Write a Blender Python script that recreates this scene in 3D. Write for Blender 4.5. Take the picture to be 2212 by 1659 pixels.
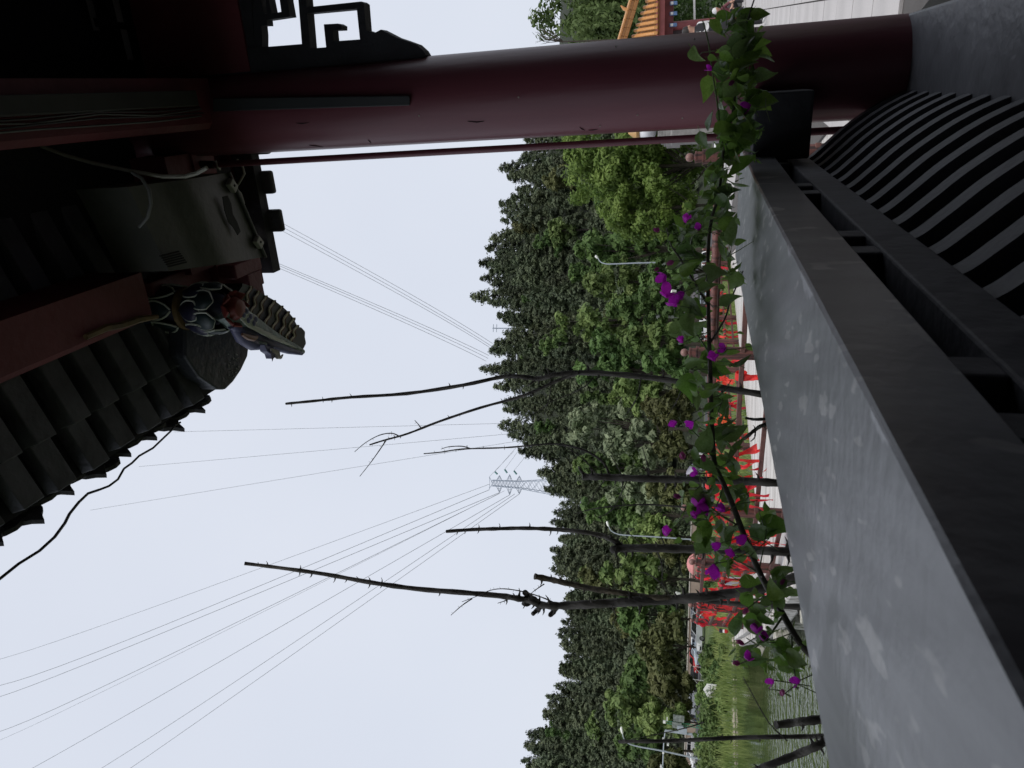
import bpy, math, random
import numpy as np
from mathutils import Vector, Matrix
for _o in list(bpy.data.objects): bpy.data.objects.remove(_o, do_unlink=True)
SC = bpy.context.scene
COL = SC.collection
# ------------------------------------------------------------------ camera
# The photograph was taken with the phone turned: the world's up points to the picture's left.
F = 2900 / 4096 * 2212                  # focal length in pixels of a 2212 px wide picture
TH = math.atan(727 / 2900)              # pitch up
RHO = math.atan(330 / 11550)            # small roll
HC = 2.4                                # camera height above the water
r0 = np.array([1, 0, 0.]); u0 = np.array([0, -math.sin(TH), math.cos(TH)]); f0 = np.array([0, math.cos(TH), math.sin(TH)])
EX = -math.cos(RHO) * u0 + math.sin(RHO) * r0
EY = math.sin(RHO) * u0 + math.cos(RHO) * r0
EZ = np.cross(EX, EY)
CAM = np.array([0, 0, HC])
cam = bpy.data.cameras.new('camera'); camo = bpy.data.objects.new('camera', cam); COL.objects.link(camo)
camo.matrix_world = Matrix(((EX[0], EY[0], EZ[0], 0), (EX[1], EY[1], EZ[1], 0), (EX[2], EY[2], EZ[2], HC), (0, 0, 0, 1)))
cam.sensor_width = 36; cam.lens = 36 * 2900 / 4096; cam.clip_start = 0.02; cam.clip_end = 5000
cam.dof.use_dof = True; cam.dof.focus_distance = 4.0; cam.dof.aperture_fstop = 13.0
SC.camera = camo
# ------------------------------------------------------------------ sky, sun, exposure
SUN_EL, SUN_AZ = math.radians(60), math.radians(168)      # azimuth from +Y towards +X
w = bpy.data.worlds.new('World'); SC.world = w; w.use_nodes = True
nt = w.node_tree; nt.nodes.clear()
sky = nt.nodes.new('ShaderNodeTexSky'); sky.sky_type = 'NISHITA'; sky.sun_disc = False
sky.sun_elevation = SUN_EL; sky.sun_rotation = SUN_AZ; sky.dust_density = 6; sky.air_density = 1.2
mixw = nt.nodes.new('ShaderNodeMix'); mixw.data_type = 'RGBA'; mixw.inputs[0].default_value = 0.90
mixw.inputs[7].default_value = (5.15, 5.42, 6.05, 1)          # overcast veil
bg = nt.nodes.new('ShaderNodeBackground'); bg.inputs[1].default_value = 0.10
wo = nt.nodes.new('ShaderNodeOutputWorld')
cn = nt.nodes.new('ShaderNodeTexNoise'); cn.inputs['Scale'].default_value = 2.2; cn.inputs['Detail'].default_value = 3
ctc = nt.nodes.new('ShaderNodeTexCoord'); nt.links.new(ctc.outputs['Generated'], cn.inputs['Vector'])
cr = nt.nodes.new('ShaderNodeValToRGB'); cr.color_ramp.elements[0].position = .3; cr.color_ramp.elements[1].position = .7   # faint unevenness of the cloud layer
cr.color_ramp.elements[0].color = (.935, .945, .96, 1); cr.color_ramp.elements[1].color = (1, 1, 1, 1); nt.links.new(cn.outputs['Fac'], cr.inputs[0])
cm = nt.nodes.new('ShaderNodeMix'); cm.data_type = 'RGBA'; cm.blend_type = 'MULTIPLY'; cm.inputs[0].default_value = 1; cm.inputs[6].default_value = (5.75, 6.05, 6.75, 1)
nt.links.new(cr.outputs[0], cm.inputs[7]); nt.links.new(cm.outputs[2], mixw.inputs[7])
nt.links.new(sky.outputs[0], mixw.inputs[6]); nt.links.new(mixw.outputs[2], bg.inputs[0]); nt.links.new(bg.outputs[0], wo.inputs[0])
sl = bpy.data.lights.new('sun', 'SUN'); sl.energy = 1.5; sl.angle = math.radians(20); sl.color = (1, .96, .9)
so = bpy.data.objects.new('sun', sl); COL.objects.link(so)
so.rotation_euler = Vector((-math.sin(SUN_AZ) * math.cos(SUN_EL), -math.cos(SUN_AZ) * math.cos(SUN_EL), -math.sin(SUN_EL))).to_track_quat('-Z', 'Y').to_euler()
SC.view_settings.view_transform = 'Standard'; SC.view_settings.look = 'None'; SC.view_settings.gamma = 1
SC.view_settings.exposure = 0.45; SC.view_settings.use_curve_mapping = False
SC.cycles.max_bounces = 6; SC.cycles.diffuse_bounces = 3; SC.cycles.transparent_max_bounces = 6
SC.cycles.use_denoising = True
# ------------------------------------------------------------------ measuring helpers: a picture point meets a plane of the place
def ray(ix, iy): return (ix - 1106) / F * EX - (iy - 829.5) / F * EY + f0
def on_y(ix, iy, Y): d = ray(ix, iy); return CAM + d * (Y / d[1])
def on_z(ix, iy, z): d = ray(ix, iy); return CAM + d * ((z - HC) / d[2])
AZ = 0.393966                            # heading of the pavilion's bench: along DS, outwards over the water is DP
DS = np.array([math.sin(AZ), math.cos(AZ), 0]); DP = np.array([-math.cos(AZ), math.sin(AZ), 0]); UP = np.array([0, 0, 1.])
def W(s, p, z): return CAM + s * DS + p * DP + z * UP      # pavilion frame, heights from the camera
def on_s(ix, iy, s): d = ray(ix, iy); return CAM + d * (s / (d @ DS))
def on_p(ix, iy, p): d = ray(ix, iy); return CAM + d * (p / (d @ DP))
# ------------------------------------------------------------------ mesh helpers
def np_mesh(name, verts, quads, mats=(), midx=None, smooth=False):
    verts = np.asarray(verts, dtype=np.float32); quads = np.asarray(quads, dtype=np.int32)
    k = quads.shape[1]; me = bpy.data.meshes.new(name)
    me.vertices.add(len(verts)); me.vertices.foreach_set('co', verts.ravel())
    me.loops.add(quads.size); me.loops.foreach_set('vertex_index', quads.ravel())
    me.polygons.add(len(quads)); me.polygons.foreach_set('loop_start', np.arange(0, quads.size, k, dtype=np.int32))
    if midx is not None: me.polygons.foreach_set('material_index', np.asarray(midx, dtype=np.int32))
    if smooth: me.polygons.foreach_set('use_smooth', np.ones(len(quads), dtype=bool))
    for m in mats: me.materials.append(m)
    me.update(calc_edges=True); me.validate(); return me
class MB:
    def __init__(s): s.v = []; s.f = []; s.m = []; s.cur = 0
    def add(s, vs, fs):
        o = len(s.v); s.v += [(float(p[0]), float(p[1]), float(p[2])) for p in vs]
        s.f += [tuple(i + o for i in f) for f in fs]; s.m += [s.cur] * len(fs); return s
    def hexa(s, c):                      # 8 corners, bottom ring then top ring
        return s.add(c, [(3, 2, 1, 0), (4, 5, 6, 7), (0, 1, 5, 4), (1, 2, 6, 5), (2, 3, 7, 6), (3, 0, 4, 7)])
    def box(s, c, size, rz=0):
        x, y, z = [q / 2 for q in size]; cs, sn = math.cos(rz), math.sin(rz); out = []
        for zz in (-z, z):
            for a, b in ((-x, -y), (x, -y), (x, y), (-x, y)): out.append((c[0] + a * cs - b * sn, c[1] + a * sn + b * cs, c[2] + zz))
        return s.hexa(out)
    def fbox(s, s0, s1, p0, p1, z0, z1): # box in the pavilion frame
        return s.hexa([W(a, b, z) for z in (z0, z1) for a, b in ((s0, p0), (s1, p0), (s1, p1), (s0, p1))])
    def beam(s, a, b, wd, ht, up=(0, 0, 1)):
        a = np.array(a, float); b = np.array(b, float); d = (b - a) / np.linalg.norm(b - a)
        x = np.cross(d, np.array(up, float)); n = np.linalg.norm(x)
        x = x / n if n > 1e-6 else np.array([1, 0, 0.]); y = np.cross(x, d)
        r = [(-wd / 2, -ht / 2), (wd / 2, -ht / 2), (wd / 2, ht / 2), (-wd / 2, ht / 2)]
        return s.hexa([a + x * i + y * j for i, j in r] + [b + x * i + y * j for i, j in r])
    def tube(s, pts, rad, n=8, cap=True):
        pts = [np.array(p, float) for p in pts]; m = len(pts)
        if not hasattr(rad, '__len__'): rad = [rad] * m
        t0 = pts[1] - pts[0]; t0 /= np.linalg.norm(t0)
        x = np.cross(t0, [0, 0, 1.]); 
        if np.linalg.norm(x) < .05: x = np.cross(t0, [1., 0, 0])
        x /= np.linalg.norm(x); vs = []; fs = []
        for i in range(m):
            t = pts[min(i + 1, m - 1)] - pts[max(i - 1, 0)]; t /= np.linalg.norm(t) + 1e-12
            x = x - t * (x @ t); x /= np.linalg.norm(x) + 1e-12; y = np.cross(t, x)
            for k in range(n):
                a = 2 * math.pi * k / n; vs.append(pts[i] + (x * math.cos(a) + y * math.sin(a)) * rad[i])
        for i in range(m - 1):
            for k in range(n): fs.append((i * n + k, i * n + (k + 1) % n, (i + 1) * n + (k + 1) % n, (i + 1) * n + k))
        if cap: fs.append(tuple(range(n - 1, -1, -1))); fs.append(tuple((m - 1) * n + k for k in range(n)))
        return s.add(vs, fs)
    def lathe(s, prof, c=(0, 0, 0), n=16, axis=None):
        if axis is None: X, Y, Z = np.eye(3)
        else:
            Z = np.array(axis, float); Z /= np.linalg.norm(Z); X = np.cross(Z, [0.3, .9, .1]); X /= np.linalg.norm(X); Y = np.cross(Z, X)
        c = np.array(c, float); vs = []; fs = []
        for r, z in prof:
            for k in range(n):
                a = 2 * math.pi * k / n; vs.append(c + X * r * math.cos(a) + Y * r * math.sin(a) + Z * z)
        for i in range(len(prof) - 1):
            for k in range(n): fs.append((i * n + k, i * n + (k + 1) % n, (i + 1) * n + (k + 1) % n, (i + 1) * n + k))
        fs.append(tuple(range(n - 1, -1, -1))); fs.append(tuple((len(prof) - 1) * n + k for k in range(n)))
        return s.add(vs, fs)
    def prism(s, poly, off):
        n = len(poly); a = [np.array(p, float) for p in poly]; b = [p + np.array(off, float) for p in a]
        return s.add(a + b, [tuple(range(n - 1, -1, -1)), tuple(range(n, 2 * n))] + [(i, (i + 1) % n, n + (i + 1) % n, n + i) for i in range(n)])
    def build(s, name, mats, parent=None, smooth=False, bevel=0, sharp=40):
        me = bpy.data.meshes.new(name); me.from_pydata(s.v, [], s.f); me.update()
        if not isinstance(mats, (list, tuple)): mats = [mats]
        for m in mats: me.materials.append(m)
        if any(s.m): me.polygons.foreach_set('material_index', s.m)
        if smooth:
            me.polygons.foreach_set('use_smooth', [True] * len(s.f)); me.set_sharp_from_angle(angle=math.radians(sharp))
        o = link(name, me, parent)
        if bevel:
            b = o.modifiers.new('bevel', 'BEVEL'); b.width = bevel; b.segments = 2; b.limit_method = 'ANGLE'
        return o
def link(name, me, parent=None):
    o = bpy.data.objects.new(name, me); COL.objects.link(o)
    if parent is not None: adopt(o, parent)
    return o
def rootloc(o):
    v = Vector((0, 0, 0))                # where o's own origin sits in the place (translations only at build time)
    while o is not None:
        v += o.location
        if o.parent is not None: v += o.matrix_parent_inverse.translation
        o = o.parent
    return v
def adopt(o, parent):
    o.parent = parent; o.matrix_parent_inverse = Matrix.Translation(-rootloc(parent))
def tag(o, label, cat, group=None, kind=None):
    if label: o['label'] = label
    if cat: o['category'] = cat
    if group: o['group'] = group
    if kind: o['kind'] = kind
    return o
def empty(name, loc, label, cat, group=None):
    o = bpy.data.objects.new(name, None); o.location = tuple(map(float, loc)); o.empty_display_size = .1; COL.objects.link(o)
    return tag(o, label, cat, group)
def struct(o): o['kind'] = 'structure'; return o
def stuff(o): o['kind'] = 'stuff'; return o
def dup(root, loc, rz=0, scale=1, label=None, group=None):
    def cp(o, par):
        c = o.copy(); COL.objects.link(c)
        if par is not None: c.parent = par
        for ch in o.children: cp(ch, c)
        return c
    c = cp(root, None); c.location = tuple(map(float, loc)); c.rotation_euler = (0, 0, rz)
    c.scale = (scale,) * 3 if not hasattr(scale, '__len__') else scale
    if label: c['label'] = label
    if group: c['group'] = group
    return c
# ------------------------------------------------------------------ materials
def _n(nt, t, **kw):
    n = nt.nodes.new(t)
    for k, v in kw.items(): setattr(n, k, v)
    return n
def MAT(name, col, rough=.6, var=.18, scale=4., bump=0., bscale=30., metal=0., col2=None, stretch=(1, 1, 1), spec=.5, detail=5, objvar=0., transl=0., space='Object', thr=None, emit=0):
    m = bpy.data.materials.new(name); m.use_nodes = True; nt = m.node_tree; nt.nodes.clear()
    out = _n(nt, 'ShaderNodeOutputMaterial'); b = _n(nt, 'ShaderNodeBsdfPrincipled'); L = nt.links.new
    b.inputs['Roughness'].default_value = rough; b.inputs['Metallic'].default_value = metal
    b.inputs['Specular IOR Level'].default_value = spec
    tc = _n(nt, 'ShaderNodeTexCoord'); mp = _n(nt, 'ShaderNodeMapping'); mp.inputs['Scale'].default_value = stretch
    L(tc.outputs[space], mp.inputs[0])
    no = _n(nt, 'ShaderNodeTexNoise'); no.inputs['Scale'].default_value = scale; no.inputs['Detail'].default_value = detail
    L(mp.outputs[0], no.inputs['Vector'])
    rp = _n(nt, 'ShaderNodeValToRGB'); c2 = col2 or tuple(min(1, c * (1 + var)) for c in col); c1 = col if col2 else tuple(c * (1 - var) for c in col)
    rp.color_ramp.elements[0].position = (thr or (.3, .7))[0]; rp.color_ramp.elements[1].position = (thr or (.3, .7))[1]
    rp.color_ramp.elements[0].color = (*c1, 1); rp.color_ramp.elements[1].color = (*c2, 1)
    L(no.outputs['Fac'], rp.inputs[0]); csock = rp.outputs[0]
    if objvar:
        oi = _n(nt, 'ShaderNodeObjectInfo'); hs = _n(nt, 'ShaderNodeHueSaturation')
        mr = _n(nt, 'ShaderNodeMapRange'); mr.inputs[3].default_value = 1 - objvar; mr.inputs[4].default_value = 1 + objvar
        mh = _n(nt, 'ShaderNodeMapRange'); mh.inputs[3].default_value = .5 - objvar * .05; mh.inputs[4].default_value = .5 + objvar * .05
        mm = _n(nt, 'ShaderNodeMath', operation='MULTIPLY'); mm.inputs[1].default_value = 7.31; fr = _n(nt, 'ShaderNodeMath', operation='FRACT')
        L(oi.outputs['Random'], mr.inputs[0]); L(oi.outputs['Random'], mm.inputs[0]); L(mm.outputs[0], fr.inputs[0]); L(fr.outputs[0], mh.inputs[0])
        L(mr.outputs[0], hs.inputs['Value']); L(mh.outputs[0], hs.inputs['Hue']); L(csock, hs.inputs['Color']); csock = hs.outputs[0]
    L(csock, b.inputs['Base Color'])
    if bump:
        nb = _n(nt, 'ShaderNodeTexNoise'); nb.inputs['Scale'].default_value = bscale; nb.inputs['Detail'].default_value = 6
        L(mp.outputs[0], nb.inputs['Vector']); bp = _n(nt, 'ShaderNodeBump'); bp.inputs['Strength'].default_value = bump; bp.inputs['Distance'].default_value = .02
        L(nb.outputs['Fac'], bp.inputs['Height']); L(bp.outputs[0], b.inputs['Normal'])
    if transl:
        tr = _n(nt, 'ShaderNodeBsdfTranslucent'); mx = _n(nt, 'ShaderNodeMixShader'); mx.inputs[0].default_value = transl
        L(csock, tr.inputs[0]); L(b.outputs[0], mx.inputs[1]); L(tr.outputs[0], mx.inputs[2]); L(mx.outputs[0], out.inputs[0])
    else: L(b.outputs[0], out.inputs[0])
    return m
rnd = random.Random(7); NR = np.random.default_rng(11)
# ================================================================== the setting: terrain, lake, road, plaza
M_grass = MAT('grass ground', (.045, .075, .02), .9, scale=.6, col2=(.09, .12, .03), bump=.4, bscale=3)
M_hill = MAT('forest floor', (.016, .022, .011), .95, scale=.2)
M_road = MAT('asphalt', (.05, .05, .052), .85, scale=2, var=.2, bump=.2)
M_plaza = MAT('pale granite', (.40, .385, .38), .75, scale=1.5, var=.12, bump=.25, bscale=40)
M_joint = MAT('paving joint', (.07, .065, .062), .9)
SKY = [(1135, 250), (1131, 299), (1111, 340), (1083, 375), (1124, 405), (1092, 429), (1060, 470), (1067, 502), (1041, 558), (1026, 592), (1024, 640), (1072, 675), (1096, 704), (1070, 736), (1055, 757), (1049, 797), (1068, 841), (1095, 863), (1083, 892), (1099, 931), (1107, 961), (1133, 990), (1160, 1027), (1182, 1052), (1190, 1120), (1192, 1170), (1182, 1186), (1208, 1240), (1226, 1314), (1215, 1349), (1210, 1373), (1222, 1412), (1190, 1446), (1200, 1477), (1178, 1515), (1162, 1556), (1158, 1597), (1121, 1630), (1125, 1670), (1110, 1760)]
_T = []; _E = []
for ix, iy in SKY:
    d = ray(ix, iy); _T.append(d[0] / d[1]); _E.append(d[2] / d[1])
_T = np.array(_T)[::-1]; _E = np.array(_E)[::-1]
YR = 262.
def hill_z(x, y):
    t = np.asarray(x) / np.maximum(y, 1); e = np.interp(t, _T, _E); top = HC + e * YR - 12.
    f = np.clip((np.asarray(y) - 150) / (YR - 150), 0, 1); f = f * f * (3 - 2 * f) * .35 + f * .65
    return .25 + (top - .25) * f * np.where(np.asarray(y) > YR, 1 - .0012 * (np.asarray(y) - YR), 1)
def shore(x):
    return np.interp(x, [-80, -25, -17.5, -13.4, -9, -6, -3, 0, 3], [20, 31, 35.4, 39.2, 40.5, 39, 27, 18, -40])
def ground_z(x, y):
    d = np.asarray(y) - shore(x)
    z = np.clip(d * .35, -1.2, .12) + np.clip((d - 1) * .012, 0, .13)
    return np.where(np.asarray(y) > 150, hill_z(x, y), z)
xs = np.concatenate([np.linspace(-900, -130, 12), np.linspace(-120, -40, 25), np.linspace(-39, 30, 90), np.linspace(34, 130, 28), np.linspace(140, 900, 12)])
ys = np.concatenate([np.linspace(-60, 10, 10), np.linspace(12, 60, 60), np.linspace(62, 150, 24), np.linspace(154, 300, 50), np.linspace(320, 1800, 14)])
X, Y = np.meshgrid(xs, ys); Z = ground_z(X, Y)
nx, ny = len(xs), len(ys)
idx = np.arange(nx * ny).reshape(ny, nx)
q = np.stack([idx[:-1, :-1], idx[:-1, 1:], idx[1:, 1:], idx[1:, :-1]], -1).reshape(-1, 4)
cy = Y[:-1, :-1].ravel()
me = np_mesh('ground', np.stack([X, Y, Z], -1).reshape(-1, 3), q, (M_grass, M_hill), (cy > 149).astype(int), True)
struct(link('ground', me))
# water
M_water = bpy.data.materials.new('lake water'); M_water.use_nodes = True
nt = M_water.node_tree; b = nt.nodes['Principled BSDF']; b.inputs['Base Color'].default_value = (.035, .05, .018, 1); b.inputs['Roughness'].default_value = .03; b.inputs['IOR'].default_value = 1.33
tc = _n(nt, 'ShaderNodeTexCoord'); mp = _n(nt, 'ShaderNodeMapping'); mp.inputs['Scale'].default_value = (1.0, .75, 1); nt.links.new(tc.outputs['Object'], mp.inputs[0])
n1 = _n(nt, 'ShaderNodeTexNoise'); n1.inputs['Scale'].default_value = 3.2; n1.inputs['Detail'].default_value = 3; nt.links.new(mp.outputs[0], n1.inputs['Vector'])
# a breeze ruffles the open water, the strip under the far bank lies still
sx = _n(nt, 'ShaderNodeSeparateXYZ'); nt.links.new(tc.outputs['Object'], sx.inputs[0])
n2 = _n(nt, 'ShaderNodeTexNoise'); n2.inputs['Scale'].default_value = .12; nt.links.new(tc.outputs['Object'], n2.inputs['Vector'])
ad = _n(nt, 'ShaderNodeMath', operation='MULTIPLY_ADD'); ad.inputs[1].default_value = 7; nt.links.new(n2.outputs['Fac'], ad.inputs[0]); nt.links.new(sx.outputs['Y'], ad.inputs[2])
mr = _n(nt, 'ShaderNodeMapRange'); mr.inputs[1].default_value = 28; mr.inputs[2].default_value = 24; mr.inputs[3].default_value = .05; mr.inputs[4].default_value = 1.0; nt.links.new(ad.outputs[0], mr.inputs[0])
bp = _n(nt, 'ShaderNodeBump'); bp.inputs['Distance'].default_value = .075; nt.links.new(mr.outputs[0], bp.inputs['Strength']); nt.links.new(n1.outputs['Fac'], bp.inputs['Height']); nt.links.new(bp.outputs[0], b.inputs['Normal'])
me = np_mesh('lake_water', [(-90, -60, 0), (4, -60, 0), (4, 48, 0), (-90, 48, 0)], [(0, 1, 2, 3)], (M_water,)); struct(link('lake_water', me))
# road behind the meadow
m = MB(); m.add([(-160, 108, .262), (160, 108, .262), (160, 142, .262), (-160, 142, .262)], [(0, 1, 2, 3)]); struct(m.build('road', M_road))
# plaza slab with granite paving
m = MB(); m.hexa([(x, y, z) for z in (.2, 1.08) for x, y in ((2.2, 3.2), (40, 3.2), (40, 60), (6.2, 36))])
plaza = struct(m.build('plaza', M_joint))
mm = None; k = 0
HA = .46; ca, sa = math.cos(HA), math.sin(HA)
for i in range(-6, 18):
    for j in range(0, 46):
        u = i * .605 + 2.2; v = j * .905 + 2 + (i % 2) * .45
        x = u * ca + v * sa; y = -u * sa + v * ca
        if not (2.45 < x < 16 and 3.6 < y < 26): continue
        t = x / y
        if not (.36 < t < .62): continue
        if mm is None:
            m = MB(); m.box((0, 0, 0), (.588, .886, .04)); o = m.build('paving_stone', M_plaza, plaza, bevel=.003); mm = o.data
        else: o = link('paving_stone', mm, plaza)
        o.location = (x, y, 1.085 + rnd.uniform(0, .004)); o.rotation_euler = (rnd.uniform(-.002, .002), 0, -HA); k += 1
m = MB(); m.hexa([(x, y, z) for z in (1.07, 1.1) for x, y in ((9.3, 20.5), (30, 18), (38, 58), (6.9, 35))]); o = m.build('far_paving', M_plaza, plaza)
# planting bed under the bench
M_soil = MAT('planting soil', (.05, .035, .022), .95, bump=.6, bscale=8)
m = MB(); m.fbox(-3, 4, .65, 2.6, -2.6, -1.25); struct(m.build('planting_bed', M_soil))
# ================================================================== trees
def FOL(name, col, col2, transl=.3, objvar=.18, scale=.5, rough=.6): return MAT(name, col, rough, scale=scale, col2=col2, objvar=objvar, transl=transl, spec=.25, detail=3)
M_con = FOL('conifer needles', (.046, .066, .037), (.125, .15, .082), .2, .30)
M_lime = FOL('lime leaves', (.068, .125, .022), (.20, .28, .07), .4, .05, .7)
M_mid = FOL('green leaves', (.050, .098, .028), (.145, .225, .07), .3)
M_light = FOL('light leaves', (.085, .145, .04), (.225, .30, .10), .3)
M_pale = FOL('pale leaves', (.13, .175, .09), (.32, .37, .23), .3, .08)
M_olive = FOL('olive leaves', (.075, .085, .032), (.135, .145, .055), .25)
M_will = FOL('willow leaves', (.065, .11, .03), (.14, .20, .07), .35, .05)
M_bark = MAT('bark', (.045, .036, .028), .9, bump=.6, bscale=20, stretch=(1, 1, .2))
def quads_at(c, nrm, size, asp=1.0):
    n = len(c); r = NR.normal(size=(n, 3)); nrm = nrm / (np.linalg.norm(nrm, axis=1, keepdims=True) + 1e-9)
    a = np.cross(nrm, r); a /= np.linalg.norm(a, axis=1, keepdims=True) + 1e-9; b = np.cross(nrm, a)
    size = np.broadcast_to(np.asarray(size, float), (n,))[:, None]
    # diamond shaped leaf sprays, slightly folded
    v = np.stack([c - a * size * asp, c - b * size * .5 + nrm * size * .15, c + a * size * asp, c + b * size * .5 + nrm * size * .15], 1)
    return v.reshape(-1, 3)
def leafmesh(name, pts, nrm, size, mats, asp=1.0, wood=None):
    v = quads_at(pts, nrm, size, asp); nq = len(pts); q = np.arange(4 * nq).reshape(-1, 4); mi = np.zeros(nq, int)
    if wood is not None:
        wv = np.array(wood.v); wq = np.array([f for f in wood.f if len(f) == 4]); q = np.concatenate([q, wq + len(v)]); v = np.concatenate([v, wv]); mi = np.concatenate([mi, np.ones(len(wq), int)])
    return np_mesh(name, v, q, mats, mi)
def conifer_mesh(seed, H, R, nb=120, wood=True):
    g = np.random.default_rng(seed); P = []; N = []; S = []
    lean = g.uniform(-.03, .03, 2); ph = g.random() * 6
    for i in range(nb):
        t = .05 + .95 * (i + g.random()) / nb; h = H * t; a = g.random() * 6.283
        r = R * ((1 - t) ** .6) * g.uniform(.55, 1.1) * (1 + .18 * math.sin(2 * a + ph)) + .25
        k = max(2, int(2 + 3.2 * r / R)); tone = g.normal(size=3) * .25
        for j in range(k):
            u = .3 + .7 * (j + .6 + .4 * g.random()) / k; rr = r * u
            c = np.array([math.cos(a) * rr + lean[0] * h, math.sin(a) * rr + lean[1] * h, h - .34 * rr + .12 * rr * u]) + g.normal(size=3) * .2
            for _ in range(8):       # one spray: a tight tuft of needles facing the same way
                P.append(c + g.normal(size=3) * np.array([.34, .34, .20])); N.append(np.array([math.cos(a) * .75, math.sin(a) * .75, .75]) + tone + g.normal(size=3) * .35); S.append(g.uniform(.26, .50))
    for j in range(10): P.append([lean[0] * H + g.normal() * .12, lean[1] * H + g.normal() * .12, H - .4 + g.random() * .7]); N.append(g.normal(size=3)); S.append(.26)
    wd = MB(); wd.tube([(0, 0, -1), (lean[0] * H * .5, lean[1] * H * .5, H * .5), (lean[0] * H, lean[1] * H, H)], [.24, .14, .03], 5, False)
    return leafmesh('conifer', np.array(P), np.array(N), np.array(S), (M_con, M_bark), 1.15, wd)
def broad_pts(g, H, R, hb, lobes, n, size, flat=.8):
    """leaf sprays gathered in clumps over an uneven crown between heights hb and H"""
    cs = []; zc = (H + hb) / 2; hz = (H - hb) / 2
    for i in range(lobes):
        d = g.normal(size=3); d /= np.linalg.norm(d); r = g.random() ** .4
        z = zc + d[2] * hz * .86 * r; taper = 1 - .35 * max(0, (z - zc) / hz)
        cs.append((np.array([d[0] * R * .72 * r * taper, d[1] * R * .72 * r * taper, z]), g.uniform(.26, .44) * R))
    P = []; N = []; sub_ = 7; per = max(3, n // (lobes * sub_))
    for c, r in cs:                       # each bough carries smaller clumps, so the crown breaks into light tops and dark gaps
        for _ in range(sub_):
            d0 = g.normal(size=3); d0 /= np.linalg.norm(d0); d0[2] = d0[2] * .75 + .15; c2 = c + d0 * r * g.uniform(.55, 1.05) * np.array([1, 1, flat]); r2 = r * g.uniform(.28, .50); k = int(per * g.uniform(.6, 1.4)) + 1
            d = g.normal(size=(k, 3)); d /= np.linalg.norm(d, axis=1, keepdims=True); d[:, 2] = d[:, 2] * .75 + .12
            rr = r2 * (1 - .6 * g.random(k) ** 2); P.append(c2 + d * rr[:, None]); N.append(d * .8 + d0 * .5 + g.normal(size=(k, 3)) * .45 + np.array([0, 0, .3]))
    P = np.concatenate(P); N = np.concatenate(N); return P, N, size * g.uniform(.65, 1.3, len(P)), cs
def wood_for(H, hb, cs, r0=.2, g=None):
    wd = MB(); zt = hb + (H - hb) * .55
    wd.tube([(0, 0, -.5), (.05, 0, hb * .6), (0, .08, hb), (0, 0, zt)], [r0 * 1.3, r0, r0 * .8, r0 * .3], 7, False)
    for c, r in cs[:16]:
        b0 = np.array([0, 0, hb * .75 + (c[2] - hb) * .35]); mid = (b0 + c) / 2 + np.array([0, 0, -.1 * r])
        wd.tube([b0, mid, c], [r0 * .4, r0 * .25, r0 * .08], 5, False)
    return wd
def broad_tree(name, loc, H, R, hb, mat, seed, label, group, lobes=18, n=4200, size=.28, parts=True):
    g = np.random.default_rng(seed); P, N, S, cs = broad_pts(g, H, R, hb, lobes, n, size)
    root = empty(name, loc, label, 'tree', group)
    me = leafmesh('crown', P, N, S, (mat,)); o = link('crown', me); o.parent = root
    wd = wood_for(H, hb, cs, max(.1, H * .016)); o = wd.build('trunk', M_bark, None, True); o.parent = root
    root.rotation_euler = (0, 0, seed * 1.7); return root
# hillside wood: 264 conifers in loose rows up the slope
CON = [conifer_mesh(100 + i, 12.5 + (i % 3) * 1.3, 4.0 + (i % 4) * .4) for i in range(6)]
hrow = 0; nc = 0
for r in range(12):
    y0 = 160 + r * 9.6
    for k in range(-15, 10):
        x = (k + .5 * (r % 2)) * (y0 * .0385) + rnd.uniform(-2.2, 2.2); y = y0 + rnd.uniform(-3.5, 3.5)
        if not (-.60 < x / y < .37): continue
        s = rnd.uniform(.72, 1.12)
        o = link('conifer', CON[rnd.randrange(6)]); o.location = (x, y, float(hill_z(x, y)) - .3); o.rotation_euler = (0, 0, rnd.uniform(0, 6.28)); o.scale = (s * rnd.uniform(.85, 1.1), s * rnd.uniform(.85, 1.1), s)
        tag(o, 'dark green conifer in the dense wood covering the hillside', 'tree', 'conifers of the hillside wood'); nc += 1
for ix, iy in ((1176, 585), (1182, 560), (1172, 605), (1190, 578), (1160, 655)):      # a bare patch of the slope is wooded too
    d = ray(ix, iy); yy = np.linspace(150, 275, 500); zz_ = HC + d[2] / d[1] * yy; xx = d[0] / d[1] * yy; hit = np.argmax(hill_z(xx, yy) + 4 > zz_); o = link('conifer', CON[(ix + iy) % 6]); o.location = (float(xx[hit]), float(yy[hit]), float(hill_z(xx[hit], yy[hit])) - .3); o.rotation_euler = (0, 0, ix)
    tag(o, 'dark green conifer in the dense wood covering the hillside', 'tree', 'conifers of the hillside wood')
# lighter broadleaf crowns scattered through the wood
HB = []
for i in range(4):
    gg = np.random.default_rng(900 + i); P, N, S, cs = broad_pts(gg, 10.5 + i, 4.2, 2.0, 16, 2600, .48); HB.append(leafmesh('hill_broadleaf', P, N, S, ((M_mid, M_light, M_mid, M_olive)[i], M_bark), 1.0, wood_for(10, 3, cs, .2)))
for i in range(34):
    y = rnd.uniform(158, 232); x = y * rnd.uniform(-.58, .34); o = link('hill_broadleaf', HB[i % 4]); s = rnd.uniform(.75, 1.15); o.location = (x, y - 3, float(hill_z(x, y)) + .4); o.scale = (s, s, s * 1.05); o.rotation_euler = (0, 0, rnd.uniform(0, 6.28))
    tag(o, 'lighter green round crowned tree scattered among the conifers of the hillside wood', 'tree', 'broadleaf trees of the hillside wood')
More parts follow.
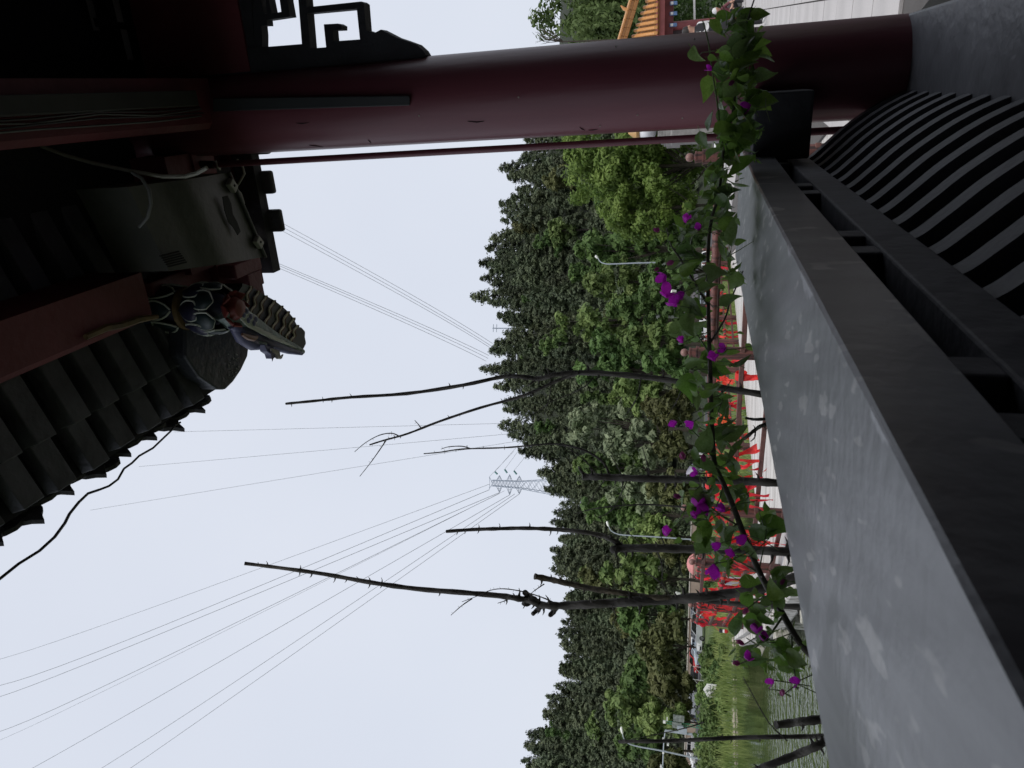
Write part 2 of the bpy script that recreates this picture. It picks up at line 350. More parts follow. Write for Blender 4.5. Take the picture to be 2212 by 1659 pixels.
# broadleaf trees at the foot of the hill: (row iy of the crown centre, ix of the top, distance, crown width in px, kind, words)
KIND = {'mid': M_mid, 'light': M_light, 'pale': M_pale, 'olive': M_olive}
FT = [(545, 1203, 88, 120, 'mid', 'mid green tree beside the lime tree, nearest to it'), (610, 1238, 84, 100, 'light', 'light green tree behind the tall curved street lamp'),
 (690, 1180, 104, 110, 'light', 'yellow green tree rising above its neighbours below the dip in the ridge'), (660, 1300, 78, 90, 'mid', 'mid green tree left of the tall curved street lamp'),
 (740, 1255, 96, 100, 'mid', 'green tree half way along the wood behind the white cars'), (725, 1335, 76, 80, 'light', 'small light green tree behind the white cars'),
 (800, 1215, 100, 100, 'mid', 'tall green tree behind the leftward leaning cane'), (845, 1290, 84, 90, 'light', 'light green tree between the two forked canes'),
 (915, 1192, 98, 120, 'pale', 'pale blossoming tree with whitish leaf clusters, the taller one'), (955, 1285, 84, 100, 'pale', 'pale tree with whitish leaf clusters, the lower one'),
 (1005, 1225, 104, 100, 'mid', 'green tree behind the stump of the topped cane'), (1055, 1290, 88, 100, 'pale', 'pale green tree left of the topped cane'),
 (1100, 1255, 104, 110, 'mid', 'dark green tree below the pylon'), (1150, 1330, 86, 90, 'light', 'light green tree around the middle street lamp'),
 (1235, 1290, 96, 120, 'light', 'broad light green tree behind the thickest cane'), (1185, 1380, 84, 80, 'olive', 'olive brown tree right of the thickest cane'),
 (1320, 1320, 104, 120, 'mid', 'green tree above the bridge end'), (1385, 1370, 92, 140, 'olive', 'broad olive willow left of the bridge end'),
 (1450, 1330, 112, 110, 'mid', 'green tree above the black car'), (1470, 1395, 98, 110, 'olive', 'olive tree over the black car'),
 (1520, 1280, 118, 110, 'light', 'yellowish tree with spreading crown above the lake bank'), (1545, 1375, 94, 90, 'light', 'light green tree beside the green mast'),
 (1600, 1330, 108, 110, 'mid', 'green tree behind the camera gantry'), (1660, 1400, 96, 110, 'olive', 'olive tree at the far end of the road wall'),
 (880, 1390, 74, 90, 'olive', 'thin stemmed olive tree low behind the ribbons'), (960, 1400, 74, 80, 'olive', 'thin stemmed olive tree beside the parked people'),
 (1060, 1395, 76, 90, 'olive', 'olive thicket tree right of the middle street lamp'), (780, 1385, 76, 80, 'mid', 'low green tree behind the ball topped post'),
 (590, 1370, 66, 90, 'mid', 'low dark green tree below the tall curved street lamp'), (500, 1395, 60, 90, 'mid', 'low green tree under the lime tree')]
for i, (iy, ix, Yd, wpx, kd, words) in enumerate(FT):
    t = on_y(ix, iy, Yd); H = float(t[2]) - .2; R = wpx / F * Yd * .5 * 1.08
    n = int(3600 * (1.0 if kd != 'olive' else 1.1)); hb = H * (.12 if H < 9 else .2)
    broad_tree('broadleaf_tree', (t[0], Yd, .15), H, R, hb, KIND[kd], 300 + i, words, 'trees at the foot of the hill', 20, n, .0046 * Yd * (.85 if kd == 'olive' else 1))
# the bright lime tree near the far fence, and its lower side crown
t = on_y(1172, 372, 60); broad_tree('lime_tree', (t[0], 60, .15), t[2] + .3, 5.6, 1.2, M_lime, 501, 'big bright yellow green tree just left of the red column', None, 40, 19000, .20)
t = on_y(1300, 452, 57); broad_tree('lime_tree', (t[0], 57, .15), t[2] - .1, 3.4, 1.6, M_lime, 502, 'smaller bright yellow green tree leaning out left of the big one', None, 20, 8000, .19)
# willow behind the yellow roofed pavilion
def willow(loc, H, R, seed, label):
    g = np.random.default_rng(seed); P, N, S, cs = broad_pts(g, H, R, H * .25, 30, 9000, .17)
    ex = []; 
    for i in range(260):
        d = g.normal(size=3); d[2] = 0; d /= np.linalg.norm(d); r = R * g.uniform(.5, 1.0); z = H * g.uniform(.55, .97) * (1 - .25 * (r / R) ** 2)
        for k in range(26): ex.append(d * (r + .1 * g.normal()) + np.array([g.normal() * .06, g.normal() * .06, z - k * .085]))
    ex = np.array(ex); P = np.concatenate([P, ex]); N = np.concatenate([N, g.normal(size=ex.shape)]); S = np.concatenate([S, g.uniform(.09, .16, len(ex))])
    root = empty('willow_tree', loc, label, 'tree'); o = link('crown', leafmesh('crown', P, N, S, (M_will,), 1.2)); o.parent = root
    o = wood_for(H, H * .3, cs, .2).build('trunk', M_bark, None, True); o.parent = root; return root
t = on_y(1178, 30, 40); willow((t[0] + .5, 40, .9), t[2] - .9, 5.2, 611, 'leafy willow like tree above the yellow tiled roof')
t = on_y(1260, -60, 46); willow((t[0], 46, .9), t[2] + .8, 5.0, 612, 'darker leafy tree behind the yellow tiled roof, at the picture edge')
g = random.Random(5); m = MB()
t = on_y(1168, 80, 36)
for k in range(12):
    a = on_y(1215, 92 - k * .5, 36); c = on_y(1168 + g.uniform(-12, 22), 92 - g.uniform(0, 34), 36 + g.uniform(-.4, .4)); b = (a + c) / 2 + np.array([g.uniform(-.1, .1), 0, .12]); m.tube([a, b, c], [.022, .015, .006], 4)
    e = b + (c - a) * .3 + np.array([g.uniform(-.25, .25), 0, g.uniform(-.1, .25)]); m.tube([b, (b + e) / 2 + np.array([0, 0, .04]), e], [.012, .009, .005], 4)
m.tube([on_y(1215, 90, 36), on_y(1560, 80, 36)], [.03, .09], 6)
tag(m.build('bare_tree', M_bark, None), 'leafless grey twigs against the sky beside the column', 'tree')
# shrubs and grass on the far bank
SH = [(1548, 1560, 46, 150, 62, 'broad light green shrub on the bank below the camera gantry'), (1535, 1640, 44, 110, 70, 'light green shrub at the left end of the bank'), (1545, 1475, 48, 80, 40, 'dark green shrub right of the white house shaped sign'),
 (1540, 1400, 50, 60, 36, 'feathery green shrub left of the last fence post'), (1528, 1430, 58, 60, 26, 'yellow green shrub in front of the black car'), (1560, 1515, 41, 60, 26, 'low dark shrub at the water edge'),
 (1530, 1250, 52, 60, 30, 'light shrub seen between the fence rails beside the pink umbrella'), (1522, 1180, 50, 50, 30, 'round green shrub behind the path fence'),
 (1545, 900, 46, 90, 34, 'green shrub behind the far fence near the banner'), (1540, 800, 48, 80, 30, 'green shrub behind the far fence at the ball topped post'), (1545, 690, 46, 110, 34, 'light green shrub behind the far fence below the sign'),
 (1545, 570, 44, 120, 40, 'dark leafy shrub behind the far fence under the lime tree'), (1540, 440, 40, 120, 46, 'dark leafy shrub behind the near rail under the lime tree'), (1530, 1040, 52, 60, 30, 'green shrub in front of the parked people')]
SH += [(1522, 1500, 60, 80, 40, 'tall leafy shrub behind the white house shaped sign'), (1528, 1600, 56, 90, 46, 'tall leafy shrub before the leaning street lamp'), (1556, 1620, 40, 90, 44, 'low spreading shrub near the water at the left'), (1560, 1590, 39, 50, 30, 'low tufted shrub near the water below the gantry'),
 (1552, 1450, 44, 46, 34, 'fern like plant on the bank right of the white sign'), (1562, 1412, 42, 44, 22, 'low fern like plant at the water edge behind the vine tip')]
for i, (ix, iy, Yd, wpx, hpx, words) in enumerate(SH):
    t = on_y(ix - hpx * .45, iy, Yd); R = wpx / F * Yd * .5; H = max(.35, float(t[2]) - .2)
    g_ = np.random.default_rng(700 + i); P, N, S, cs = broad_pts(g_, H, R, .05, 10, 1900, .0024 * Yd)
    root = empty('shrub', (t[0], Yd, .2), words, 'shrub', 'shrubs on the bank')
    o = link('foliage', leafmesh('foliage', P, N, S, (M_light if i % 3 else M_mid,))); o.parent = root
    o = wood_for(H, H * .2, cs, .05).build('stem', M_bark, None); o.parent = root
M_blade = FOL('grass blades', (.09, .15, .03), (.36, .42, .15), .4, 0, .7)
def blades(n, fx, fy, h0, h1, wd=.022):
    x = fx(n); y = fy(x, n); z = ground_z(x, y); h = NR.uniform(h0, h1, n) * (1 + .7 * np.sin(x * 1.3) * np.sin(y * .9 + x * .4)); a = NR.uniform(0, 6.283, n)
    dx, dy = np.cos(a), np.sin(a); L = NR.uniform(.1, .5, n) * h; b = NR.uniform(0, 6.283, n)
    base = np.stack([x, y, z - .03], 1); tip = base + np.stack([np.cos(b) * L, np.sin(b) * L, h], 1); mid = base + (tip - base) * np.array([.35, .35, .6])
    o = np.stack([dx * wd, dy * wd, 0 * dx], 1)
    v = np.stack([base - o, base + o, mid + o * .8, mid - o * .8, mid - o * .8, mid + o * .8, tip + o * .15, tip - o * .15], 1).reshape(-1, 3)
    return v
g = random.Random(77); m = MB()
for k in range(170):
    x = -30 + 27 * g.random(); y = float(shore(x)) + g.uniform(-.15, .5); r = g.uniform(.05, .2); m.lathe([(.01, r * .5), (r * .6, r * .4), (r, 0), (r * .8, -r * .5)], (x, y, .03), 6)
tag(stuff(m.build('shore_stones', MAT('pale shore stone', (.30, .27, .21), .9, objvar=.1), None)), 'line of pale stones along the waterline of the far bank', 'stones')
v1 = blades(15000, lambda n: NR.uniform(-34, -3.2, n), lambda x, n: shore(x) - .6 + 26 * NR.random(n) ** 2, .22, .62)
v2 = blades(6000, lambda n: NR.uniform(-3, 16, n), lambda x, n: np.interp(x, [-3, 6, 16], [20, 35.5, 40]) + 18 * NR.random(n) ** 2, .22, .6)
v = np.concatenate([v1, v2]); me = np_mesh('bank_grass', v, np.arange(len(v)).reshape(-1, 4), (M_blade,))
tag(stuff(link('bank_grass', me)), 'tall light green grass along the far lake bank', 'grass')
# ================================================================== footbridge deck, fences, ribbons
DZ = 1.05
M_deck = MAT('wood grained concrete', (.22, .205, .185), .75, scale=4.5, col2=(.50, .485, .465), stretch=(.13, 2.6, 1), bump=.5, bscale=4.5, detail=7, thr=(.38, .50))
M_mould = MAT('mouldy concrete', (.10, .11, .07), .85, scale=9, col2=(.46, .45, .40), thr=(.38, .55), bump=.4)
M_fence = MAT('brown wood grained concrete', (.024, .009, .008), .55, scale=22, col2=(.125, .044, .036), stretch=(1, 1, .10), bump=.5, bscale=22, thr=(.38, .56), detail=7)
M_rail = MAT('brown rail', (.062, .025, .021), .6, scale=8, col2=(.135, .056, .046), bump=.3)
M_ball = MAT('pinkish finial', (.20, .105, .09), .5, scale=20, var=.2)
NEAR = [(2.58, 8.3), (.44, 9.0), (-1.64, 10.3), (-2.70, 11.7), (-4.33, 15.0), (-5.81, 18.8)]
br = empty('footbridge', (-1, 11, 0), 'pale concrete footbridge with wood grain running along the lake edge', 'footbridge')
poly = [(6.4, 7.2), (2.58, 8.1), (.42, 8.8), (-1.75, 10.15), (-2.86, 11.6), (-4.5, 14.95), (-6.0, 18.75), (-7.3, 22.2), (-5.9, 22.6), (-4.55, 18.75), (-2.95, 15.2), (-1.2, 18.6), (2.5, 26), (6.1, 33), (6.4, 30)]
m = MB(); m.prism([(x, y, DZ - .12) for x, y in poly], (0, 0, .12)); m.build('deck', M_deck, br, bevel=.02)
m = MB()
for a, b in zip(poly[:8], poly[1:8]): m.beam((a[0], a[1], DZ - .3), (b[0], b[1], DZ - .3), .3, .34)
m.build('edge_beam', M_deck, br, bevel=.05)
for x, y in [(.42, 9.0), (-1.6, 10.3), (-2.72, 11.8), (-4.3, 15.1), (-5.75, 18.9), (-7.0, 22.2)]:
    rz = math.atan2(-2.3, 1.4); m = MB(); m.box((x, y, .1), (.42, .55, 1.1), rz); m.build('pier', M_mould, br, bevel=.03)
    m = MB(); c, s_ = math.cos(rz), math.sin(rz)
    pl = [(-.75, .62), (-.75, .76), (.75, .76), (.75, .62), (.3, .42), (-.3, .42)]
    m.prism([(x + a * s_ - .2 * c, y - a * c - .2 * s_, z) for a, z in pl], (.4 * c, .4 * s_, 0)); m.build('cross_beam', M_mould, br, bevel=.02)
RZ = [2.17, 1.85, 1.53, 1.20]
_post = {}
def post(fence, x, y, zt, r=.078):
    key = (round(zt, 2), r)
    if key not in _post:
        m = MB(); h = zt - DZ; m.lathe([(r * 1.04, 0), (r * 1.02, h * .3), (r, h - .20), (r * 1.08, h - .195), (r * 1.08, h - .18), (r * .6, h - .178)], n=14); a = m.build('post', M_fence, None, True)
        m = MB(); m.lathe([(r * .74, h - .18), (r * .76, h - .125), (r * .84, h - .12), (r * .84, h - .105), (r * .4, h - .1), (r * .33, h - .086)], n=14); b = m.build('collar', M_fence, None, True)
        m = MB(); m.lathe([(.001 + .047 * math.sin(math.pi * i / 9), h - .047 - .047 * math.cos(math.pi * i / 9)) for i in range(10)], n=14); c = m.build('ball_finial', M_ball, None, True)
        b.parent = a; c.parent = a; _post[key] = a
    else:
        a0 = _post[key]; a = a0.copy(); COL.objects.link(a)
        for ch in a0.children: d = ch.copy(); COL.objects.link(d); d.parent = a
        a.parent = None
    a.location = (x, y, DZ); a.rotation_euler = (0, 0, rnd.uniform(0, 6)); adopt(a, fence)
def fence(name, pts, tops, label, rails=RZ, r=.078, wd=.05, over=.09):
    f = empty(name, (pts[0][0], pts[0][1], DZ), label, 'fence')
    for (x, y), zt in zip(pts, tops): post(f, x, y, zt, r)
    for a, b in zip(pts, pts[1:]):
        d = np.array([b[0] - a[0], b[1] - a[1]]); d /= np.linalg.norm(d); n_ = np.array([-d[1], d[0]]) * (r * .55)
        for z in rails:
            m = MB(); m.beam((a[0] - d[0] * over + n_[0], a[1] - d[1] * over + n_[1], z + rnd.uniform(-.012, .012)), (b[0] + d[0] * over + n_[0], b[1] + d[1] * over + n_[1], z + rnd.uniform(-.012, .012)), wd, .058)
            m.build('rail', M_rail, f, bevel=.008)
    return f
fence('near_fence', NEAR, [2.56, 2.567, 2.53, 2.40, 2.385, 2.335], 'brown fence with ball topped posts along the near edge of the footbridge')
fence('path_fence', [(-2.81, 14.0), (-4.68, 18.7)], [2.36, 2.343], 'short brown fence with two ball topped posts on the far side of the footbridge')
FAR = [(-1.35, 18.4), (.6, 22.3), (1.55, 24.2), (2.5, 26.1), (3.45, 28.0), (4.4, 29.9), (5.35, 31.8), (6.3, 33.7)]
fence('far_fence', FAR, [2.2] * 8, 'brown fence with ribbons along the far edge of the deck', [2.0, 1.72, 1.44, 1.2], .085, .055)
# the thick log rail that ends at the nearest post
m = MB(); m.tube([(2.5, 8.22, 2.19), (2.38, 8.22, 2.2), (1.9, 8.38, 2.2), (.6, 8.86, 2.2)], [.035, .045, .048, .045], 10)
tag(m.build('log_rail', M_fence, None, True), 'brown wood grained hand rail with an orange band at the nearest post', 'rail')
M_band = MAT('orange patterned band', (.55, .06, .02), .6, scale=60, col2=(.75, .35, .05))
m = MB(); m.tube([(2.33, 8.235, 2.2), (2.26, 8.26, 2.2)], .056, 12); tag(m.build('cloth_band', M_band, None, True), 'orange patterned cloth band around the brown hand rail', 'ribbon')
# ribbons
M_rib = [MAT('red ribbon', (.78, .035, .05), .55, scale=12, var=.15, transl=.4, objvar=.12), MAT('orange red ribbon', (.82, .06, .05), .55, scale=12, var=.25, transl=.35, objvar=.1)]
def ribbon_mesh(seed):
    g = random.Random(seed); v = []; f = []
    def strip(pts, wdt):
        o = len(v)
        for i, (p, sd) in enumerate(pts):
            p = np.array(p); sd = np.array(sd); v.append(p - sd * wdt / 2); v.append(p + sd * wdt / 2)
        for i in range(len(pts) - 1): f.append((o + 2 * i, o + 2 * i + 1, o + 2 * i + 3, o + 2 * i + 2))
    for k in range(3):       # knot loops round the rail
        off = (k - 1) * .02
        strip([((off + .004 * math.sin(j), .046 * math.cos(j * .785), .046 * math.sin(j * .785)), (1, 0, .1)) for j in range(9)], .03)
    for k in range(g.choice((3, 4, 5))):
        L = g.uniform(.18, .50); az = g.uniform(-.9, .9); w_ = g.uniform(.045, .095); tw = g.uniform(-1.6, 1.6); ph = g.uniform(0, 6); out = g.choice((-1, 1)) * g.uniform(.04, .08); pts = []
        for j in range(8):
            u = j / 7; x = math.sin(az) * L * u * .7 + .015 * math.sin(ph + 7 * u); y = out * (1 - .4 * u) + .02 * math.sin(ph * 2 + 6 * u); z = -.02 - L * u * (math.cos(az) * .9)
            t_ = tw * u + .6 * math.sin(ph + 5 * u); pts.append(((x, y, z), (math.cos(t_), math.sin(t_), .15 * math.sin(ph + j))))
        strip(pts, w_)
    return np_mesh('red_ribbon', v, f, (M_rib[seed % 2],), smooth=True)
RB = [ribbon_mesh(i) for i in range(7)]
def ribbons(a, b, zs, n, words, group, lo=.04, hi=.96, sc=1.0):
    d = math.atan2(b[1] - a[1], b[0] - a[0])
    for i in range(n):
        u = lo + (hi - lo) * (i + rnd.random()) / n; z = rnd.choice(zs)
        o = link('red_ribbon', RB[rnd.randrange(7)]); o.location = (a[0] + (b[0] - a[0]) * u - math.sin(d) * .043, a[1] + (b[1] - a[1]) * u + math.cos(d) * .043, z); o.rotation_euler = (0, 0, d + rnd.uniform(-.2, .2)); s = sc * rnd.uniform(.75, 1.25); o.scale = (s, 1, s)
        tag(o, words, 'ribbon', group)
ribbons(NEAR[3], NEAR[4], RZ[:2], 10, 'red cloth ribbon on the bridge fence around the white banner', 'ribbons around the white banner', sc=1.25)
ribbons(NEAR[3], NEAR[4], RZ[1:3], 6, 'red cloth ribbon on the bridge fence around the white banner', 'ribbons around the white banner', .3, .98, 1.3)
ribbons(NEAR[4], NEAR[5], RZ[:3], 8, 'red cloth ribbon between the last two ball topped posts', 'ribbons between the last two posts', .1, .9, 1.1)
ribbons(NEAR[2], NEAR[3], RZ[:3], 10, 'red cloth ribbon on the fence behind the thick topped canes', 'ribbons behind the canes', sc=1.1)
ribbons(NEAR[1], NEAR[2], RZ[:2], 9, 'red cloth ribbon on the near fence among the vine leaves', 'ribbons behind the vine', .55, .97)
ribbons((-2.81, 14.0), (-4.68, 18.7), RZ[:2], 10, 'red cloth ribbon on the short far fence', 'ribbons on the short fence', sc=1.2)
ribbons(FAR[4], FAR[6], [2.0, 1.72], 9, 'red cloth ribbon tied to the far fence under the lime tree', 'ribbons on the far fence right part', sc=1.5)
ribbons(FAR[1], FAR[4], [2.0, 1.72, 1.44], 12, 'red cloth ribbon tied to the far fence near the white cars', 'ribbons on the far fence middle part', sc=1.5)
ribbons(FAR[0], FAR[1], [2.0, 1.72, 1.44], 8, 'red cloth ribbon tied to the far fence beside the orange rosette', 'ribbons on the far fence left part', sc=1.4)
o = link('red_ribbon', RB[2]); o.location = (.18, 9.17, 1.85); o.rotation_euler = (0, 0, 2.6); o.scale = (1.4, 1, 1.5); tag(o, 'wide red ribbon hanging against the pale deck beside the big post', 'ribbon')
o = link('red_ribbon', RB[4]); o.location = (-1.3, 10.1, 1.85); o.rotation_euler = (0, 0, 2.6); o.scale = (1.3, 1, 1.3); tag(o, 'red ribbon hanging alone against the deck left of the big post', 'ribbon')
# orange rosette of cloth on the far fence
M_ros = MAT('orange cloth', (.85, .13, .03), .5, scale=10, var=.3, transl=.3)
g = random.Random(3); m = MB(); c = on_y(1557, 905, 19.2)
for k in range(9):
    a = k * .7; r = .06 + .018 * k; p = c + np.array([math.cos(a) * r * .7, -.03 * (9 - k) * .3, math.sin(a) * r]); q_ = c + np.array([math.cos(a + .8) * r * .8, -.05 * (9 - k) * .3, math.sin(a + .8) * r])
    m.add([c + np.array([0, -.08, 0]), p, (p + q_) * .5 + (p + q_ - 2 * c) * .25, q_], [(0, 1, 2, 3)])
tag(m.build('cloth_rosette', M_ros, None, True), 'orange red cloth rosette hung on the far fence', 'rosette')
# banner on the bridge fence
M_ban = MAT('printed banner', (.80, .82, .82), .5, scale=3.2, col2=(.12, .42, .58), thr=(.52, .66), transl=.2, detail=6)
a, b = np.array([*NEAR[3], 0]), np.array([*NEAR[4], 0]); dv = (b - a) / np.linalg.norm(b - a); nv = np.array([-dv[1], dv[0], 0])
bn = a + (b - a) * .22 - nv * .02; m = MB(); N_ = 14
vs = []
for j in range(3):
    for i in range(N_ + 1): vs.append(bn + dv * (1.75 * i / N_) + nv * (.02 * math.sin(i * 1.3 + j)) + UP * (1.40 + .21 * j + .01 * math.sin(i)))
m.add(vs, [(j * (N_ + 1) + i, j * (N_ + 1) + i + 1, (j + 1) * (N_ + 1) + i + 1, (j + 1) * (N_ + 1) + i) for j in range(2) for i in range(N_)])
ban = tag(m.build('banner', M_ban, None, True), 'white banner with blue and yellow print tied to the bridge fence', 'banner'); sm = ban.modifiers.new('thick', 'SOLIDIFY'); sm.thickness = .004
M_yel = MAT('yellow print', (.70, .62, .12), .5); m = MB(); g = random.Random(2)
for i in range(9):
    p = bn + dv * (.25 + i * .13) + UP * (1.52 + .06 * g.random()) + nv * .026; m.beam(p, p + dv * .09 + UP * g.uniform(.04, .12), .006, .018)
m.build('lettering', M_yel, ban)
# hanging lantern at the bridge end
M_blk = MAT('black lacquer', (.012, .012, .013), .4); M_red = MAT('red lacquer', (.55, .02, .015), .4); M_wht = MAT('white paint', (.78, .78, .76), .5, var=.05)
c = on_y(1562, 1363, 18.3); ln = empty('lantern', c, 'small black and red lantern hanging from ribbons at the bridge end', 'lantern')
m = MB(); m.lathe([(.01, .10), (.05, .09), (.055, .03), (.03, .02)], c, 10); m.build('cap', M_blk, ln, True)
m = MB(); m.lathe([(.03, .02), (.045, -.01), (.045, -.03)], c, 10); m.build('shade', M_wht, ln, True)
m = MB(); m.lathe([(.045, -.03), (.05, -.08), (.02, -.12)], c, 10); m.build('tassel', M_red, ln, True)
m = MB(); m.tube([c + UP * .1, c + UP * .3 + np.array([.15, .1, 0]), c + UP * .55 + np.array([.32, .2, .0])], .006, 4); m.build('cord', M_red, ln)
# ================================================================== the pavilion we stand in
M_redp = MAT('dull red column paint', (.110, .030, .044), .38, scale=5, col2=(.18, .056, .072), bump=.22, bscale=9, spec=.4, stretch=(1, 1, .16), detail=8)
M_reddk = MAT('old red beam paint', (.16, .034, .044), .6, scale=3, var=.3, bump=.2)
M_dark = MAT('near black timber', (.026, .026, .031), .8, scale=5, var=.3, bump=.3)  # near-black base colour for boards, fretwork and backings
M_raft = MAT('weathered rafter', (.115, .118, .136), .75, scale=6, var=.3, bump=.4, stretch=(1, 1, 1))
M_tile = MAT('grey roof tile', (.05, .05, .052), .8, scale=8, var=.3, bump=.4)
M_conc = MAT('grey painted concrete', (.30, .305, .32), .5, scale=3.0, col2=(.40, .405, .42), bump=.22, bscale=22, stretch=(1, 1, 1), detail=8)
M_bench = MAT('dim grey bench paint', (.095, .097, .108), .6, scale=5, var=.2, bump=.3, bscale=25)
M_floor = MAT('pavilion floor tile', (.06, .06, .062), .6, scale=3)
CS, CP = 2.72, .008
pav = empty('pavilion', W(CS, CP, -1.05), 'dark red timber pavilion framing the view, with tiled eave overhead', 'pavilion')
m = MB(); m.lathe([(.155, -1.05), (.152, -.6), (.150, .5), (.150, 2.35)], W(CS, CP, 0), 48); m.build('column', M_redp, pav, True)
for s_, p_ in ((-3.2, 0), (CS, -4.6), (-3.2, -4.6)):
    m = MB(); m.lathe([(.155, -1.05), (.150, 2.35)], W(s_, p_, 0), 24); m.build('column', M_redp, pav, True)
m = MB(); m.fbox(-4.2, 3.6, -5.4, .36, -1.35, -1.05); struct(m.build('pavilion_floor', M_floor))
# cracks and chips in the column's paint
def on_col(ix, iy, r=.1512):
    d = ray(ix, iy); a0, b0 = d @ DS, d @ DP; A_ = a0 * a0 + b0 * b0; B0 = -2 * (a0 * CS + b0 * CP); C0 = CS * CS + CP * CP - r * r; disc = B0 * B0 - 4 * A_ * C0
    t = (-B0 - math.sqrt(max(disc, 0))) / (2 * A_); return CAM + d * t
M_crk = MAT('paint crack', (.012, .006, .008), .8); M_chip = MAT('bare plaster chip', (.42, .38, .33), .8)
for pts in ([(1252, 275), (1257, 278.5), (1264, 282)], [(1271, 281.5), (1280, 281), (1291, 279.5)], [(667, 314), (680, 315), (699, 317.5)], [(795, 302), (799, 306), (802, 310)], [(640, 266), (652, 267), (668, 265)], [(1010, 262), (1030, 264), (1046, 262)]):
    m = MB(); m.tube([on_col(*p) for p in pts], [.0008, .0022, .0006], 5); m.build('paint_crack', M_crk, pav)
for x, y in ((1377, 248.5), (1474, 255), (1296, 272), (1500, 84), (1330, 100), (1120, 210), (905, 250)):
    c = on_col(x, y, .1515); m = MB(); m.lathe([(.0008, -.0012), (.0032, 0), (.001, .0012)], c, 6, c - CAM); m.build('paint_chip', M_chip, pav)
# unseen back and side walls, added to keep the pavilion's interior dark
M_pwall = MAT('dark plaster', (.045, .03, .03), .85, scale=2)
m = MB(); m.fbox(-3.45, -3.35, -4.75, .2, -1.05, 2.4); m.build('added_back_wall', M_pwall, pav)
m = MB(); m.fbox(-3.35, 2.60, -4.85, -4.75, -1.05, 2.4); m.build('added_side_wall', M_pwall, pav)
m = MB(); m.fbox(CS - .03, CS + .03, -4.6, -1.5, -1.05, 1.66); m.build('closed_panel', M_reddk, pav)  # unseen panel, added across the front opening to darken the inside
# main beam above the bench, running from the column over the viewer; its outer lower edge is chamfered
def chamfer_beam(name, s0, s1, p0, p1, z0, z1, mat, ch=.022):
    m = MB(); pr = [(p0, z0), (p1 - ch, z0), (p1, z0 + ch), (p1, z1), (p0, z1)]
    m.prism([W(s0, p, z) for p, z in pr], DS * (s1 - s0)); return m.build(name, mat, pav)
chamfer_beam('main_beam', -3.4, CS - .12, -.125, .052, 1.80, 2.10, M_reddk)
chamfer_beam('upper_plate', -3.4, CS, -.10, .03, 2.12, 2.36, M_reddk)
chamfer_beam('eave_purlin', -3.4, 2.13, .50, .672, 1.90, 2.12, M_reddk)
m = MB(); m.fbox(CS - .07, CS + .07, .12, .72, 1.98, 2.2); m.build('tie_beam', M_reddk, pav)
m = MB(); m.fbox(CS - .05, CS + .05, -4.6, -.14, 1.66, 2.12); m.build('lintel', M_reddk, pav)
for s_ in (-3.2, -.2): m = MB(); m.fbox(s_ - .07, s_ + .07, -4.6, .5, 2.0, 2.2); m.build('tie_beam', M_reddk, pav)
m = MB(); m.fbox(CS + .22, CS + .30, -4.6, .66, 2.0, 2.16); m.build('outer_purlin', M_reddk, pav)
# roof boards: outer eave slope, inner slopes
def slab(name, pts, th, mat):
    m = MB(); m.prism([W(*p) for p in pts], UP * th); return m.build(name, mat, pav)
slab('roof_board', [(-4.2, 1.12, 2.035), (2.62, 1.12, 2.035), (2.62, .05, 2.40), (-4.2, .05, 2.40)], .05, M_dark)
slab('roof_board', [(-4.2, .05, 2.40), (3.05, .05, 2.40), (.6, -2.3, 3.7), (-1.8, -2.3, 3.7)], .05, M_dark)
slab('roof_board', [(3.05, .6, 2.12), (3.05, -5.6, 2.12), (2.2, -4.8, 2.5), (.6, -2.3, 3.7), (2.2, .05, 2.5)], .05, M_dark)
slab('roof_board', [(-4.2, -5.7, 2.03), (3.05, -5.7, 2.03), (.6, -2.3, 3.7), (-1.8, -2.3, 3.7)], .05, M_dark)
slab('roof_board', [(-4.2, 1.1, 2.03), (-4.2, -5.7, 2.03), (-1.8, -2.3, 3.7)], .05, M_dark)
# rafters of the eave in two tiers, then the tile ends along the edge
def slope_z(p): return 2.035 + (1.12 - p) * (.365 / 1.07)
sp = .138; k = 0
for i in range(44):
    s_ = 2.34 - i * sp
    if s_ < -3.6: break
    jit = rnd.uniform(-.008, .008)
    m = MB(); a, b = W(s_ + jit, .10, slope_z(.10) - .085), W(s_ + jit, .93, slope_z(.93) - .085); m.beam(a, b, .075, .075); m.build('rafter', M_raft, pav, bevel=.004)
    m = MB(); a, b = W(s_ + jit + .01, .70, slope_z(.70) - .035), W(s_ + jit + .015, 1.10 + rnd.uniform(-.012, .01), slope_z(1.10) - .035); m.beam(a, b, .078, .062); m.build('flying_rafter', M_raft, pav, bevel=.004)
for i, (s_, sp2, pe) in enumerate([(2.43, 2.50, 1.06), (2.48, 2.60, 1.02), (2.52, 2.68, .97)]):      # fanned rafters at the corner
    m = MB(); m.beam(W(s_ - .05, .55, slope_z(.55) - .07), W(sp2, pe, slope_z(pe) - .03), .06, .06); m.build('rafter', M_raft, pav, bevel=.004)
prof = [(math.cos(a) * .062, math.sin(a) * .062) for a in np.linspace(0, math.pi, 9)] + [(math.cos(a) * .044, math.sin(a) * .044) for a in np.linspace(math.pi, 0, 9)]
